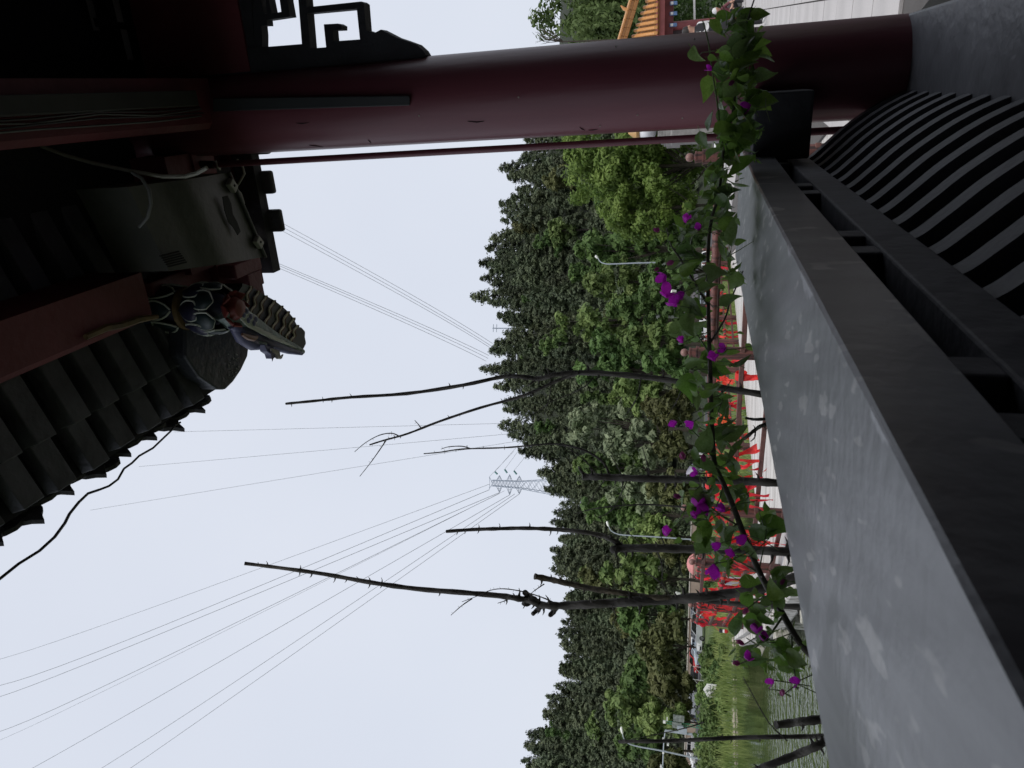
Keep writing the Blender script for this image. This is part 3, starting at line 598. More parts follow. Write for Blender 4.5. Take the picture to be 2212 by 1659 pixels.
for i in range(44):
    s_ = 2.46 - i * sp
    if s_ < -3.6: break
    dz = rnd.uniform(-.008, .01); z0 = slope_z(1.12) + .05 + dz; lift = .04 * max(0, s_ - 1.9)
    dr = np.array([0, 1.0, -.34]); pe = 1.13 + rnd.uniform(-.02, .02)
    m = MB(); m.prism([W(s_ + u, pe - .7, slope_z(pe - .7) + .05 + v + dz) for u, v in prof], (W(0, pe, slope_z(pe)) - W(0, pe - .7, slope_z(pe - .7)))); m.build('cover_tile', M_tile, pav)
    m = MB(); m.prism([W(s_ + math.cos(a) * .064, pe + .002, z0 + lift * 0 + math.sin(a) * .064 + .012) for a in np.linspace(0, 2 * math.pi, 13)[:-1]], W(0, .016, 0) - W(0, 0, 0)); m.build('tile_end', M_tile, pav)
    sd = s_ - sp / 2; wv = [(-.066, .03), (-.045, -.012), (-.02, -.03), (0, -.055 - rnd.uniform(0, .015)), (.02, -.03), (.045, -.012), (.066, .03)]
    pd = 1.12 + rnd.uniform(-.02, .035)
    m = MB(); m.prism([W(sd + u, pd + (-v) * .35, z0 - .02 + v) for u, v in wv], W(0, .016, .004) - W(0, 0, 0)); m.build('drip_tile', M_tile, pav)
    m = MB(); m.prism([W(sd + u, pd - .75, slope_z(pd - .75) + .03 + v) for u, v in [(-.066, .035), (0, .01), (.066, .035), (.066, .052), (0, .028), (-.066, .052)]], (W(0, pd, slope_z(pd)) - W(0, pd - .75, slope_z(pd - .75)))); m.build('pan_tile', M_tile, pav)
# rounded corner board closing the eave, and the eave of the next side
def px_poly(name, pts, s0=None, p0=None, z0=None, off=(0, 0, 0), mat=None, parent=None, bevel=0):
    f_ = (lambda x, y: on_s(x, y, s0)) if s0 is not None else ((lambda x, y: on_p(x, y, p0)) if p0 is not None else (lambda x, y: on_z(x, y, HC + z0)))
    m = MB(); m.prism([f_(x, y) for x, y in pts], off); return m.build(name, mat, parent, bevel=bevel)
M_corner = MAT('blue black corner board', (.030, .034, .045), .5, scale=5, var=.3, bump=.3)
px_poly('corner_board', [(400, 700), (520, 705), (540, 740), (536, 770), (522, 800), (505, 825), (488, 842), (470, 842), (430, 815), (400, 770)], z0=1.93, off=UP * .08, mat=M_corner, parent=pav, bevel=.01)
M_flake = MAT('flaking white paint', (.40, .40, .38), .8); m = MB(); g = random.Random(9)
for k in range(26):
    c = on_z(g.choice((498, 508, 515)) + g.uniform(-5, 5), g.uniform(762, 815), HC + 1.927); m.box(c, (g.uniform(.002, .008), g.uniform(.002, .007), .002), g.random() * 3)
o = m.build('paint_flakes', M_flake, pav); stuff(o)
for i in range(8):
    p_ = .55 - i * .15; m = MB(); m.beam(W(CS + .05, p_, 2.12), W(CS + .30, p_, 2.02), .075, .07); m.build('rafter', M_raft, pav, bevel=.004)
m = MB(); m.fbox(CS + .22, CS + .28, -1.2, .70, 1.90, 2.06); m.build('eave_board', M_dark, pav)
for i in range(9):
    p_ = .42 - i * .17; m = MB(); m.fbox(CS + .26, CS + .295, p_, p_ + .10, 1.84 + .01 * (i % 2), 1.96); m.build('tile_end', M_tile, pav, bevel=.01)
for s0, s1, p0, p1, z0, z1 in [(2.66, 2.86, .60, .66, 1.90, 2.06), (2.82, 2.90, .56, .74, 1.93, 2.10), (2.74, 2.84, .66, .80, 1.90, 2.06)]:
    m = MB(); m.fbox(s0, s1, p0, p1, z0, z1); m.build('corner_block', M_reddk, pav, bevel=.006)
m = MB(); m.fbox(2.30, 2.78, .58, .74, 2.02, 2.16); m.build('hip_beam', M_reddk, pav, bevel=.006)
m = MB(); m.fbox(2.50, 2.66, .14, .60, 1.99, 2.15); m.build('soffit_board', M_reddk, pav)
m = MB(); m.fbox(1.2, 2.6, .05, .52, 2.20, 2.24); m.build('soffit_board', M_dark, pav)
# carved, gilt edged scroll board beside the purlin
M_gilt = MAT('worn gilding', (.16, .105, .045), .5, scale=20, var=.5)
m = MB(); m.tube([on_z(x, y, HC + 1.885) for x, y in [(185, 728), (230, 708), (262, 703), (300, 690), (340, 684)]], [.010, .013, .012, .013, .008], 6); m.build('gilt_edge', M_gilt, pav, True)
# hanging fretwork right of the column (zoomed picture points -> plane through the column)
def Z2(x, y): return ((1000 + x / 2.16) * .54004, (y / 2.16) * .54004)
FR = {'stile': [(-560, 440), (100, 408), (450, 380), (500, 420), (660, 408), (715, 357), (950, 340), (1003, 262), (1075, 285), (1130, 255), (1190, 285), (1260, 322), (1330, 345), (1440, 385), (1500, 440), (1522, 478), (1500, 520), (700, 590), (-560, 720)],
      'cross_bar': [(405, -160), (470, -160), (522, 430), (452, 430)], 'frame': [(470, 64), (960, 12), (984, 30), (1004, 268), (950, 345), (922, 75), (480, 116)],
      'hook': [(637, 210), (758, 203), (790, 222), (790, 258), (712, 262), (722, 372), (658, 415)], 'ring': [(135, -30), (148, 172), (346, 143), (314, -30), (252, -30), (270, 102), (186, 117), (156, -30)],
      'carved_knob': [(20, -30), (92, -30), (104, 60), (120, 110), (138, 120), (146, 220), (96, 222), (104, 300), (104, 415), (40, 420)], 'end_bar': [(-120, -160), (0, -160), (40, 420), (-60, 425)]}
fr = empty('hanging_fretwork', on_s(600, 60, CS - .03), 'dark timber fretwork panel with key pattern hanging beside the column', 'fretwork')
for i, (nm, pts) in enumerate(FR.items()): px_poly(nm, [Z2(*p) for p in pts], s0=CS - .045 + .001 * i, off=DS * (.055 - .002 * i), mat=M_dark, parent=fr)
# transom lattice above it: dark backing, bars edged with pale strips painted as catching light
tr = empty('transom_lattice', W(CS, -.5, 1.66), 'dark lattice transom above the hanging fretwork, its bar edges painted as if lit', 'lattice')
m = MB(); m.fbox(CS + .05, CS + .07, -2.0, -.14, 2.12, 2.75); m.build('backing', M_dark, tr)
M_bar = MAT('painted lit bar edge', (.42, .40, .37), .8)
for pa, pb, z in [(-.9, -.223, 2.52), (-.33, -.224, 2.42), (-.9, -.332, 2.30), (-.9, -.351, 2.182), (-.326, -.218, 2.178)]:
    m = MB(); m.fbox(CS - .06, CS + .04, pa, pb, z, z + .03); m.build('bar', M_dark, tr)
    m = MB(); m.fbox(CS - .062, CS - .03, pa, pb, z - .003, z - .0005); m.build('painted_lit_edge', M_bar, tr)
for p_, za, zb in [(-.345, 2.18, 2.42), (-.22, 2.18, 2.75), (-.47, 2.3, 2.52)]: m = MB(); m.fbox(CS - .05, CS + .035, p_ - .03, p_, za, zb); m.build('bar', M_dark, tr)
# ------------------------------------------------------------------ bench with goose-neck backrest
bench = empty('bench_balustrade', W(1, .2, -1.05), 'grey concrete bench with broad top rail and curved backrest slats', 'bench')
bm_pts = []; m = MB(); NS = 90; s0, s1 = -1.2, 2.66; g = random.Random(4); rows = []
sec = [(.240, -.215), (.236, -.211), (.235, -.150), (.2355, -.1335), (.239, -.130), (.42, -.1295), (.590, -.130), (.598, -.134), (.60, -.145), (.60, -.215)]
vs = []; fs = []; nn = len(sec)
for i in range(NS + 1):
    s_ = s0 + (s1 - s0) * i / NS; ch = 0
    for k, (p, z) in enumerate(sec):
        e = g.uniform(-1, 1); dp = dzz = 0
        if k in (2, 3, 4): dp = (.0004 * e + (.004 if (k == 4 and g.random() < .07) else 0)) if k > 2 else .0003 * e; dzz = 0
        if k in (6, 7): dp = .001 * e
        if s_ > 1.9: dp -= .02 * (s_ - 1.9) * (1 if k < 5 else .0)
        vs.append(W(s_, p + dp, z + dzz))
for i in range(NS):
    for k in range(nn): fs.append((i * nn + k, (i + 1) * nn + k, (i + 1) * nn + (k + 1) % nn, i * nn + (k + 1) % nn))
fs.append(tuple(range(nn))); fs.append(tuple(NS * nn + k for k in range(nn - 1, -1, -1)))
m.add(vs, fs)
# painted rail with worn patches, dust streaks and pale scuffs of its own
def rail_mat():
    mt = MAT('worn grey rail paint', (.120, .122, .130), .32, scale=5, col2=(.195, .198, .208), bump=.06, bscale=45, detail=9, spec=.85); nt = mt.node_tree; L = nt.links.new
    b = next(n for n in nt.nodes if n.type == 'BSDF_PRINCIPLED'); src = b.inputs['Base Color'].links[0].from_socket
    tc = _n(nt, 'ShaderNodeTexCoord'); mp = _n(nt, 'ShaderNodeMapping'); mp.inputs['Rotation'].default_value = (0, 0, AZ); mp.inputs['Scale'].default_value = (30, 9, 9); L(tc.outputs['Object'], mp.inputs[0])
    n1 = _n(nt, 'ShaderNodeTexNoise'); n1.inputs['Scale'].default_value = 1.3; n1.inputs['Detail'].default_value = 2; L(mp.outputs[0], n1.inputs['Vector'])
    r1 = _n(nt, 'ShaderNodeValToRGB'); r1.color_ramp.elements[0].position = .61; r1.color_ramp.elements[1].position = .65; L(n1.outputs['Fac'], r1.inputs[0])
    mx = _n(nt, 'ShaderNodeMix', data_type='RGBA'); mx.inputs[7].default_value = (.42, .41, .39, 1); L(r1.outputs[0], mx.inputs[0]); L(src, mx.inputs[6])
    mp2 = _n(nt, 'ShaderNodeMapping'); mp2.inputs['Rotation'].default_value = (0, 0, AZ); mp2.inputs['Scale'].default_value = (16, 1.3, 1); L(tc.outputs['Object'], mp2.inputs[0])
    n2 = _n(nt, 'ShaderNodeTexNoise'); n2.inputs['Scale'].default_value = 2.2; n2.inputs['Detail'].default_value = 5; L(mp2.outputs[0], n2.inputs['Vector'])
    r2 = _n(nt, 'ShaderNodeValToRGB'); r2.color_ramp.elements[0].color = (.45, .45, .47, 1); r2.color_ramp.elements[0].position = .33; r2.color_ramp.elements[1].position = .66; L(n2.outputs['Fac'], r2.inputs[0])
    m2 = _n(nt, 'ShaderNodeMix', data_type='RGBA', blend_type='MULTIPLY'); m2.inputs[0].default_value = 1; L(mx.outputs[2], m2.inputs[6]); L(r2.outputs[0], m2.inputs[7]); 
    # paint rubbed through to pale concrete along the inner edge
    vm = _n(nt, 'ShaderNodeVectorMath', operation='DOT_PRODUCT'); vm.inputs[1].default_value = tuple(DP); L(tc.outputs['Object'], vm.inputs[0])
    n3 = _n(nt, 'ShaderNodeTexNoise'); n3.inputs['Scale'].default_value = 9; n3.inputs['Detail'].default_value = 4; L(tc.outputs['Object'], n3.inputs['Vector'])
    ma = _n(nt, 'ShaderNodeMath', operation='MULTIPLY_ADD'); ma.inputs[1].default_value = -.17; L(n3.outputs['Fac'], ma.inputs[0]); L(vm.outputs['Value'], ma.inputs[2])
    mk = _n(nt, 'ShaderNodeMapRange'); p0_ = float(CAM @ DP) + .236 - .092; mk.inputs[1].default_value = p0_ + .003; mk.inputs[2].default_value = p0_ - .003; L(ma.outputs[0], mk.inputs[0])
    sz = _n(nt, 'ShaderNodeSeparateXYZ'); L(tc.outputs['Object'], sz.inputs[0]); gt = _n(nt, 'ShaderNodeMath', operation='GREATER_THAN'); gt.inputs[1].default_value = HC - .1312; L(sz.outputs['Z'], gt.inputs[0])
    mu = _n(nt, 'ShaderNodeMath', operation='MULTIPLY'); L(mk.outputs[0], mu.inputs[0]); L(gt.outputs[0], mu.inputs[1])
    m3 = _n(nt, 'ShaderNodeMix', data_type='RGBA'); m3.inputs[7].default_value = (.36, .36, .375, 1); L(mu.outputs[0], m3.inputs[0]); L(m2.outputs[2], m3.inputs[6]); L(m3.outputs[2], b.inputs['Base Color']); return mt
m.build('top_rail', rail_mat(), bench, True, sharp=28)
# frieze under the rail: pierced board
m = MB(); m.fbox(-1.2, 2.62, .250, .345, -.328, -.262); m.build('lower_rail', M_bench, bench, bevel=.004)
s_ = 2.55; i = 0
while s_ > -1.1:
    gap = .075 if i % 2 == 0 else .44
    m = MB(); m.fbox(s_ - .05, s_, .252, .343, -.263, -.212); m.build('frieze_block', M_bench, bench, bevel=.004); s_ -= .05 + gap; i += 1
m = MB(); m.fbox(-1.2, 2.62, .350, .40, -1.3, -.212); m.build('back_panel', M_dark, bench)  # backing coloured near black for the shade behind slats and frieze
m = MB(); m.fbox(2.36, 2.60, .05, .238, -.31, -.150); m.build('end_block', M_dark, bench, bevel=.006)
cv = [(.268, -.300), (.262, -.335), (.232, -.370), (.188, -.414), (.152, -.460), (.122, -.507), (.094, -.556), (.070, -.606), (.062, -.63)]
def _cr(P, k=5):
    o = []
    for i in range(len(P) - 1):
        p0, p1, p2, p3 = [np.array(P[min(max(j, 0), len(P) - 1)]) for j in (i - 1, i, i + 1, i + 2)]
        for j in range(k): t = j / k; o.append(tuple(.5 * (2 * p1 + (p2 - p0) * t + (2 * p0 - 5 * p1 + 4 * p2 - p3) * t * t + (3 * p1 - p0 - 3 * p2 + p3) * t ** 3)))
    return o + [P[-1]]
cv = _cr([(.268, -.300), (.258, -.340), (.222, -.382), (.172, -.436), (.122, -.504), (.088, -.566), (.062, -.63)])
def slat(s_, wd):
    m = MB(); a = []; b = []; th = .024
    for i, (p, z) in enumerate(cv):
        t = np.array([cv[min(i + 1, len(cv) - 1)][0] - cv[max(i - 1, 0)][0], cv[min(i + 1, len(cv) - 1)][1] - cv[max(i - 1, 0)][1]]); t /= np.linalg.norm(t); n_ = np.array([-t[1], t[0]])
        if n_[0] < 0: n_ = -n_
        a.append((p, z)); b.append((p + n_[0] * th * 2.2, z + n_[1] * th * 2.2))
    vs = []; fs = []
    for (p, z), (q0, q1) in zip(a, b): vs += [W(s_ - wd / 2, p, z), W(s_ + wd / 2, p, z), W(s_ + wd / 2, q0, q1), W(s_ - wd / 2, q0, q1)]
    for i in range(len(cv) - 1):
        for k in range(4): fs.append((i * 4 + k, i * 4 + (k + 1) % 4, i * 4 + 4 + (k + 1) % 4, i * 4 + 4 + k))
    fs += [(3, 2, 1, 0), tuple(len(vs) - 4 + k for k in range(4))]
    m.add(vs, fs); m.build('slat', M_bench, bench, True, sharp=35)
for i in range(32): slat(2.60 - i * .118, .046)
m = MB(); m.fbox(-1.2, 2.75, -.142, .095, -.68, -.600); m.build('seat', MAT('worn grey seat', (.13, .136, .15), .45, scale=7, col2=(.21, .215, .235), bump=.3, bscale=18, stretch=(1, 1, 1)), bench, bevel=.008)
m = MB(); m.fbox(-1.2, 2.70, -.06, .05, -1.05, -.68); m.build('seat_support', M_bench, bench)
# ------------------------------------------------------------------ cable trunking, conduit, cables
M_trk = MAT('dusty cable trunking', (.035, .037, .032), .65, scale=6, var=.3)
tk = empty('cable_trunking', W(1.5, -.06, 1.76), 'dusty grey cable trunking along the beam and down the column', 'trunking')
m = MB(); m.fbox(-1.5, 2.44, -.082, -.030, 1.745, 1.80); m.build('beam_cover', M_trk, tk, bevel=.004)
m = MB(); m.hexa([on_s(x, y, CS - .148 - d) for d in (0, .022) for x, y in ((460, 212), (885, 207), (885, 228), (460, 241))]); m.build('column_cover', MAT('dark trunking', (.030, .034, .036), .6), tk, bevel=.003)
M_cab = MAT('grey cable', (.10, .105, .10), .5); M_cabp = MAT('pale cable', (.34, .34, .29), .5); M_cabd = MAT('black cable', (.015, .015, .02), .45)
for k in range(4):
    g = random.Random(k); m = MB(); m.tube([W(s_, -.026 + k * .011 + g.uniform(-.008, .008), 1.79 - g.uniform(0, .012)) for s_ in np.linspace(-.5, 2.5, 13)], .0032, 5); m.build('cable', M_cab if k % 2 else M_cabd, tk)
cd = empty('conduit_pipe', W(CS, .19, -.35), 'thin dark red conduit pipe standing beside the column', 'pipe')
m = MB(); m.tube([W(CS - .02, .187, -.62), W(CS - .02, .189, .9), W(CS - .02, .192, 1.93)], .0125, 12); m.build('riser', M_redp, cd, True)
m = MB(); m.tube([W(CS - .02, .192, 1.92), W(CS - .02, .188, 1.98), W(CS - .03, .16, 2.16), W(CS - .03, .10, 2.45)], .016, 10); m.build('elbow', M_trk, cd, True)
m = MB(); m.tube([W(CS - .035, .176, 1.90), W(CS - .04, .20, 1.895), W(CS - .02, .212, 1.90), W(CS, .20, 1.905)], .004, 6); m.build('tie', M_cabp, cd)
m = MB(); m.tube([on_s(x, y, 2.12) for x, y in [(90, 316), (140, 335), (200, 352), (270, 367), (350, 381), (400, 381), (425, 374), (447, 362)]], .0065, 8); tag(m.build('loose_cable', M_cabp, None, True), 'pale slack cable drooping beside the column top', 'cable')
m = MB(); m.tube([on_s(x, y, 1.95) for x, y in [(285, 372), (306, 385), (322, 410), (326, 440), (318, 470), (300, 490)]], .0055, 8); tag(m.build('loose_cable', M_cab, None, True), 'dark looped cable at the left edge of the metal housing', 'cable')
m = MB(); m.tube([on_s(x, y, 2.80) for x, y in [(512, 345), (522, 355), (528, 375), (515, 398), (508, 405), (520, 418), (527, 440), (516, 462)]], .005, 8); tag(m.build('loose_cable', M_cabp, None, True), 'thin pale cable curling behind the metal housing', 'cable')
m = MB(); m.tube([on_p(x, y, 1.13) for x, y in [(-30, 1268), (0, 1250), (40, 1218), (85, 1190), (118, 1160), (140, 1130), (150, 1110), (170, 1085), (190, 1066), (214, 1058)]], .0046, 6); tag(m.build('eave_cable', M_cabd, None, True), 'black cable sagging from the tiled eave out of the picture', 'cable')
m = MB(); m.tube([on_p(x, y, 1.13) for x, y in [(214, 1058), (235, 1050), (255, 1035), (268, 1012), (285, 1000), (300, 985), (330, 968), (372, 928), (378, 918), (390, 912)]], .004, 5); tag(m.build('eave_cable', M_cabd, None, True), 'thin black cable strung along the tile ends of the eave', 'cable')
# ------------------------------------------------------------------ metal housing under the eave
M_hous = MAT('mildewed grey green metal', (.034, .036, .030), .5, scale=5, col2=(.058, .060, .05), bump=.1)
hb = empty('metal_housing', on_z(420, 480, HC + 1.9), 'mildewed grey green metal equipment housing hung under the eave', 'housing')
A, B_, C_, D_ = [on_z(x, y, HC + 1.75) for x, y in ((276, 404), (493, 373), (572, 555), (366, 586))]
m = MB(); vs = []; fs = []; NU = 10
for j in range(2):
    for i in range(NU + 1):
        u = i / NU; lo = A + (B_ - A) * u; hi = D_ + (C_ - D_) * u; bulge = -.03 * math.sin(math.pi * min(1, u * 1.15)) * (1 if u > .33 else .4)
        vs += [lo + UP * (bulge + .0 + .2 * j), lo + (hi - lo) * .5 + UP * (bulge * 1.3 + .2 * j), hi + UP * (bulge + .2 * j)]
for i in range(NU):
    a = i * 3
    for k in range(2): fs.append((a + k, a + k + 1, a + 3 + k + 1, a + 3 + k)); o_ = 3 * (NU + 1); fs.append((o_ + a + k, o_ + a + 3 + k, o_ + a + 4 + k, o_ + a + k + 1))
    o_ = 3 * (NU + 1); fs.append((a, a + 3, o_ + a + 3, o_ + a)); fs.append((a + 2, o_ + a + 2, o_ + a + 5, a + 5))
fs.append((0, 33, 34, 1)); fs.append((1, 34, 35, 2)); e = 30; fs.append((e, e + 1, e + 34, e + 33)); fs.append((e + 1, e + 2, e + 35, e + 34))
m.add(vs, fs); m.build('case', M_hous, hb, True, sharp=35)
M_stain = MAT('black mildew', (.012, .013, .012), .8, scale=30, var=.4); M_slot = MAT('vent slot', (.008, .008, .009), .9)
for k in range(6):
    a = on_z(346 + k * 3.4, 553 + k * 4.6, HC + 1.728); b = on_z(386 + k * 3.2, 543 + k * 4.6, HC + 1.716); m = MB(); m.beam(a, b, .0045, .008); m.build('vent_slot', M_slot, hb)
for x, y in ((501, 401), (558, 523)):
    c = on_z(x, y, HC + 1.738); m = MB(); m.box(c, (.035, .045, .022), .5); o = m.build('bracket', MAT('pale bracket', (.34, .34, .30), .5), hb, bevel=.004)
    m = MB(); m.box(c - UP * .0115, (.008, .008, .003), .5); m.build('screw_hole', M_slot, o)
m = MB(); pts = [on_z(x, y, HC + 1.7115) for x, y in [(481, 425), (492, 422), (500, 440), (503, 462), (513, 480), (520, 500), (514, 508), (505, 492), (494, 480), (486, 455)]]; m.prism(pts, UP * .003); m.build('mildew_patch', M_stain, hb)
m = MB(); m.tube([on_z(495, 372, HC + 1.745), on_z(574, 556, HC + 1.745)], .007, 6); m.build('flange', M_hous, hb)
# ------------------------------------------------------------------ lotus pendant post
M_blue = MAT('faded blue paint', (.09, .14, .30), .5, scale=8, var=.25); M_teal = MAT('dark teal paint', (.018, .035, .042), .45, scale=12, var=.4); M_navy = MAT('navy paint', (.022, .022, .055), .45, var=.3); M_edge = MAT('pale petal edge', (.60, .64, .57), .5); M_flr = MAT('carved red flower', (.17, .028, .022), .5, var=.25)
pc = W(2.36, .70, 0); pd = empty('lotus_pendant', W(2.36, .70, 1.69), 'carved blue pendant post ending in lotus petals and a red flower', 'pendant')
m = MB(); m.lathe([(.070, 2.03), (.078, 2.08), (.082, 2.4)], pc, 20); m.build('post', M_blue, pd, True)
m = MB(); m.lathe([(.03, 1.745), (.048, 1.76), (.066, 1.81), (.072, 1.87), (.068, 1.92), (.066, 1.935), (.070, 1.96), (.072, 1.99), (.064, 2.04), (.060, 2.06)], pc, 20); m.build('bud', M_navy, pd, True)
m = MB(); m.lathe([(.072, 1.915), (.084, 1.92), (.086, 1.938), (.076, 1.945), (.07, 1.943)], pc, 20); m.build('ring', M_gilt, pd, True)
def petal(a, zb, zt, rb, rt, wd, mat, nm, tip_r):
    vs = []; es = []; ca_, sa_ = math.cos(a), math.sin(a); rad = DS * ca_ + DP * sa_; tan = -DS * sa_ + DP * ca_; NP = 7
    for i in range(NP):
        u = i / (NP - 1); z = zb + (zt - zb) * u; r = rb + (rt - rb) * u + tip_r * math.sin(math.pi * u * .8); ww = wd * (math.sin(math.pi * (.18 + .82 * (1 - u)) ** 1.0) ** .6 if u < 1 else .02) 
        ww = max(ww, .003)
        for k in (-1, 0, 1): vs.append(pc + rad * (r - (.001 if k else -.004)) + tan * ww * k + UP * z)
    m = MB(); m.add(vs, [(i * 3 + k, i * 3 + k + 1, i * 3 + 4 + k, i * 3 + 3 + k) for i in range(NP - 1) for k in range(2)]); o = m.build(nm, mat, pd, True)
    sd = o.modifiers.new('thick', 'SOLIDIFY'); sd.thickness = .006
    e = MB(); e.tube([vs[i * 3] + rad * .003 for i in range(NP)] + [vs[i * 3 + 2] + rad * .004 for i in range(NP - 1, -1, -1)], .0038, 5); e.build('petal_edge', M_edge, o)
for i in range(7):
    a = i * 2 * math.pi / 7
    petal(a + .2, 1.865, 1.765, .086, .070, .038, M_teal, 'petal', .014); petal(a + .65, 1.945, 2.06, .084, .068, .037, M_teal, 'petal', .012); petal(a + .65, 1.905, 1.815, .080, .086, .039, M_navy, 'petal', .010)
m = MB(); m.lathe([(.012, 1.69), (.035, 1.697), (.045, 1.715), (.05, 1.745), (.03, 1.755)], pc, 10); m.build('flower_heart', M_flr, pd, True)
for i in range(8):
    a = i * math.pi / 4 + .1; rad = DS * math.cos(a) + DP * math.sin(a); tan = -DS * math.sin(a) + DP * math.cos(a)
    m = MB(); m.add([pc + rad * .03 + UP * 1.755 - tan * .02, pc + rad * .03 + UP * 1.755 + tan * .02, pc + rad * .062 + UP * 1.72 + tan * .022, pc + rad * .068 + UP * 1.70, pc + rad * .062 + UP * 1.72 - tan * .022], [(0, 1, 2, 3, 4)]); o = m.build('flower_petal', M_flr, pd); sd = o.modifiers.new('thick', 'SOLIDIFY'); sd.thickness = .006
# ------------------------------------------------------------------ carved dragon headed beam end, seen from below
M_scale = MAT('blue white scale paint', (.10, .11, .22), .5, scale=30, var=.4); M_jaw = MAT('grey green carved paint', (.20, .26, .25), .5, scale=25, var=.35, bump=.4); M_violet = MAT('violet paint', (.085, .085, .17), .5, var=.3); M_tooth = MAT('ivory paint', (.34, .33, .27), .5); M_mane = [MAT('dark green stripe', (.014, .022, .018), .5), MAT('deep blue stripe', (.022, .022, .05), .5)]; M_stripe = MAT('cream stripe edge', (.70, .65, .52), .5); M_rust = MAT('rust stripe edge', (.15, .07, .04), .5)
dg = empty('dragon_beam_end', on_z(520, 690, HC + 1.8), 'painted carved dragon head on the beam end with striped mane', 'carving')
def zp(x, y, z=1.75): return on_z(x, y, HC + z)
# mane: a slab widening and curling to the tip, built of stripes across it
top = [(522, 612), (540, 618), (556, 628), (572, 638), (590, 648), (606, 660), (620, 672), (632, 686), (640, 702)]; bot = [(512, 664), (526, 672), (542, 680), (556, 692), (572, 704), (588, 716), (604, 726), (618, 734), (628, 742)]
for i in range(8):
    for h_, (z0, z1) in enumerate(((1.755, 1.86),)):
        a, b, c, d = top[i], top[i + 1], bot[i + 1], bot[i]
        def wob(p, q_, n_=16, amp=2.6): return [(p[0] + (q_[0] - p[0]) * k / n_ + amp * math.sin(k / n_ * 12.5 + .5), p[1] + (q_[1] - p[1]) * k / n_) for k in range(n_ + 1)]
        L0 = wob(a, d); L1 = wob(b, c)
        m = MB(); m.prism([zp(*p, z0 + .004 * (i % 2)) for p in L0] + [zp(*p, z0 + .004 * (i % 2)) for p in L1[::-1]], UP * .09); m.build('mane_band', M_mane[i % 2], dg)
        m = MB(); m.tube([zp(*p, z0 - .002) for p in L1], .0052, 5); m.build('band_edge', M_stripe, dg, True)
        m = MB(); m.tube([zp(p[0] + 3.5, p[1], z0 - .001) for p in L1], .0035, 5); m.build('band_line', M_rust, dg, True)  # thin rust brown line beside each cream edge
m = MB(); m.prism([zp(*p, 1.757) for p in [(636, 700), (644, 708), (652, 706), (661, 716), (660, 728), (663, 742), (656, 756), (642, 752), (628, 744), (634, 720)]], UP * .09); m.build('mane_curl', M_mane[0], dg, bevel=.008)
# muzzle: long tapering snout under the mane
def spine(pts, rad, z, name, mat, flat=.7, n=10):
    m = MB(); P3 = [zp(x, y, z) for x, y in pts]; m.tube(P3, rad, n); o = m.build(name, mat, dg, True); return o
spine([(478, 665), (505, 684), (535, 702), (570, 720), (605, 738), (636, 752), (654, 760)], [.05, .055, .05, .036, .026, .02, .012], 1.76, 'snout', M_jaw)
spine([(500, 700), (528, 716), (556, 730), (590, 746), (622, 757), (652, 764)], [.02, .03, .028, .022, .016, .008], 1.745, 'upper_lip', M_violet)
spine([(505, 706), (524, 726), (545, 742), (560, 748)], [.02, .034, .03, .016], 1.75, 'cheek', M_violet)
for i, (x, y) in enumerate([(522, 664), (532, 672), (526, 680), (541, 684), (552, 690), (536, 692), (548, 698)]):
    c = zp(x, y, 1.698); m = MB(); m.lathe([(.004, -.004), (.017, 0), (.021, .006), (.018, .012), (.004, .014)], c, 10); o = m.build('scale', M_edge, dg, True); m = MB(); m.lathe([(.003, -.007), (.012, -.003), (.012, .004)], c, 10); m.build('scale_centre', M_scale, o, True)
m = MB(); m.tube([zp(x, y, 1.712) for x, y in [(523, 722), (535, 728), (548, 731), (556, 728)]], [.006, .012, .012, .005], 8); m.build('eyelid', MAT('flesh paint', (.24, .13, .09), .5), dg, True)
m = MB(); m.tube([zp(x, y, 1.73) for x, y in [(556, 738), (566, 744), (575, 742)]], [.008, .014, .006], 8); m.build('nostril_curl', M_jaw, dg, True)
m = MB(); m.prism([zp(*p, 1.70) for p in [(572, 744), (590, 752), (606, 755), (604, 764), (606, 772), (596, 772), (590, 776), (587, 766), (578, 760)]], UP * .035); m.build('lower_jaw', M_violet, dg, bevel=.004)
for i in range(7): m = MB(); c = zp(586 + i * 2.6, 753 + i * 1.1, 1.694); m.beam(c, zp(588 + i * 2.4, 762 + i * 1.4, 1.694), .007, .010); m.build('tooth', M_tooth, dg)
m = MB(); m.add([zp(584, 758, 1.69), zp(596, 760, 1.69), zp(588, 782, 1.69), zp(590, 760, 1.71)], [(0, 1, 2), (0, 2, 3), (1, 3, 2), (0, 3, 1)]); m.build('fang', M_violet, dg)
m = MB(); m.tube([zp(598, 771, 1.69), zp(606, 772, 1.69), zp(611, 766, 1.69)], [.009, .008, .003], 6); m.build('fang', M_tooth, dg, True)
for k in range(6):
    a, b = (520 + k * 3, 690 + k * 3), (580 + k * 12, 716 + k * 7); m = MB(); m.tube([zp(a[0], a[1], 1.699), zp((a[0] + b[0]) / 2, (a[1] + b[1]) / 2 + 3, 1.704), zp(b[0], b[1], 1.730)], [.003, .0045, .001], 5); m.build('whisker', M_edge, dg)
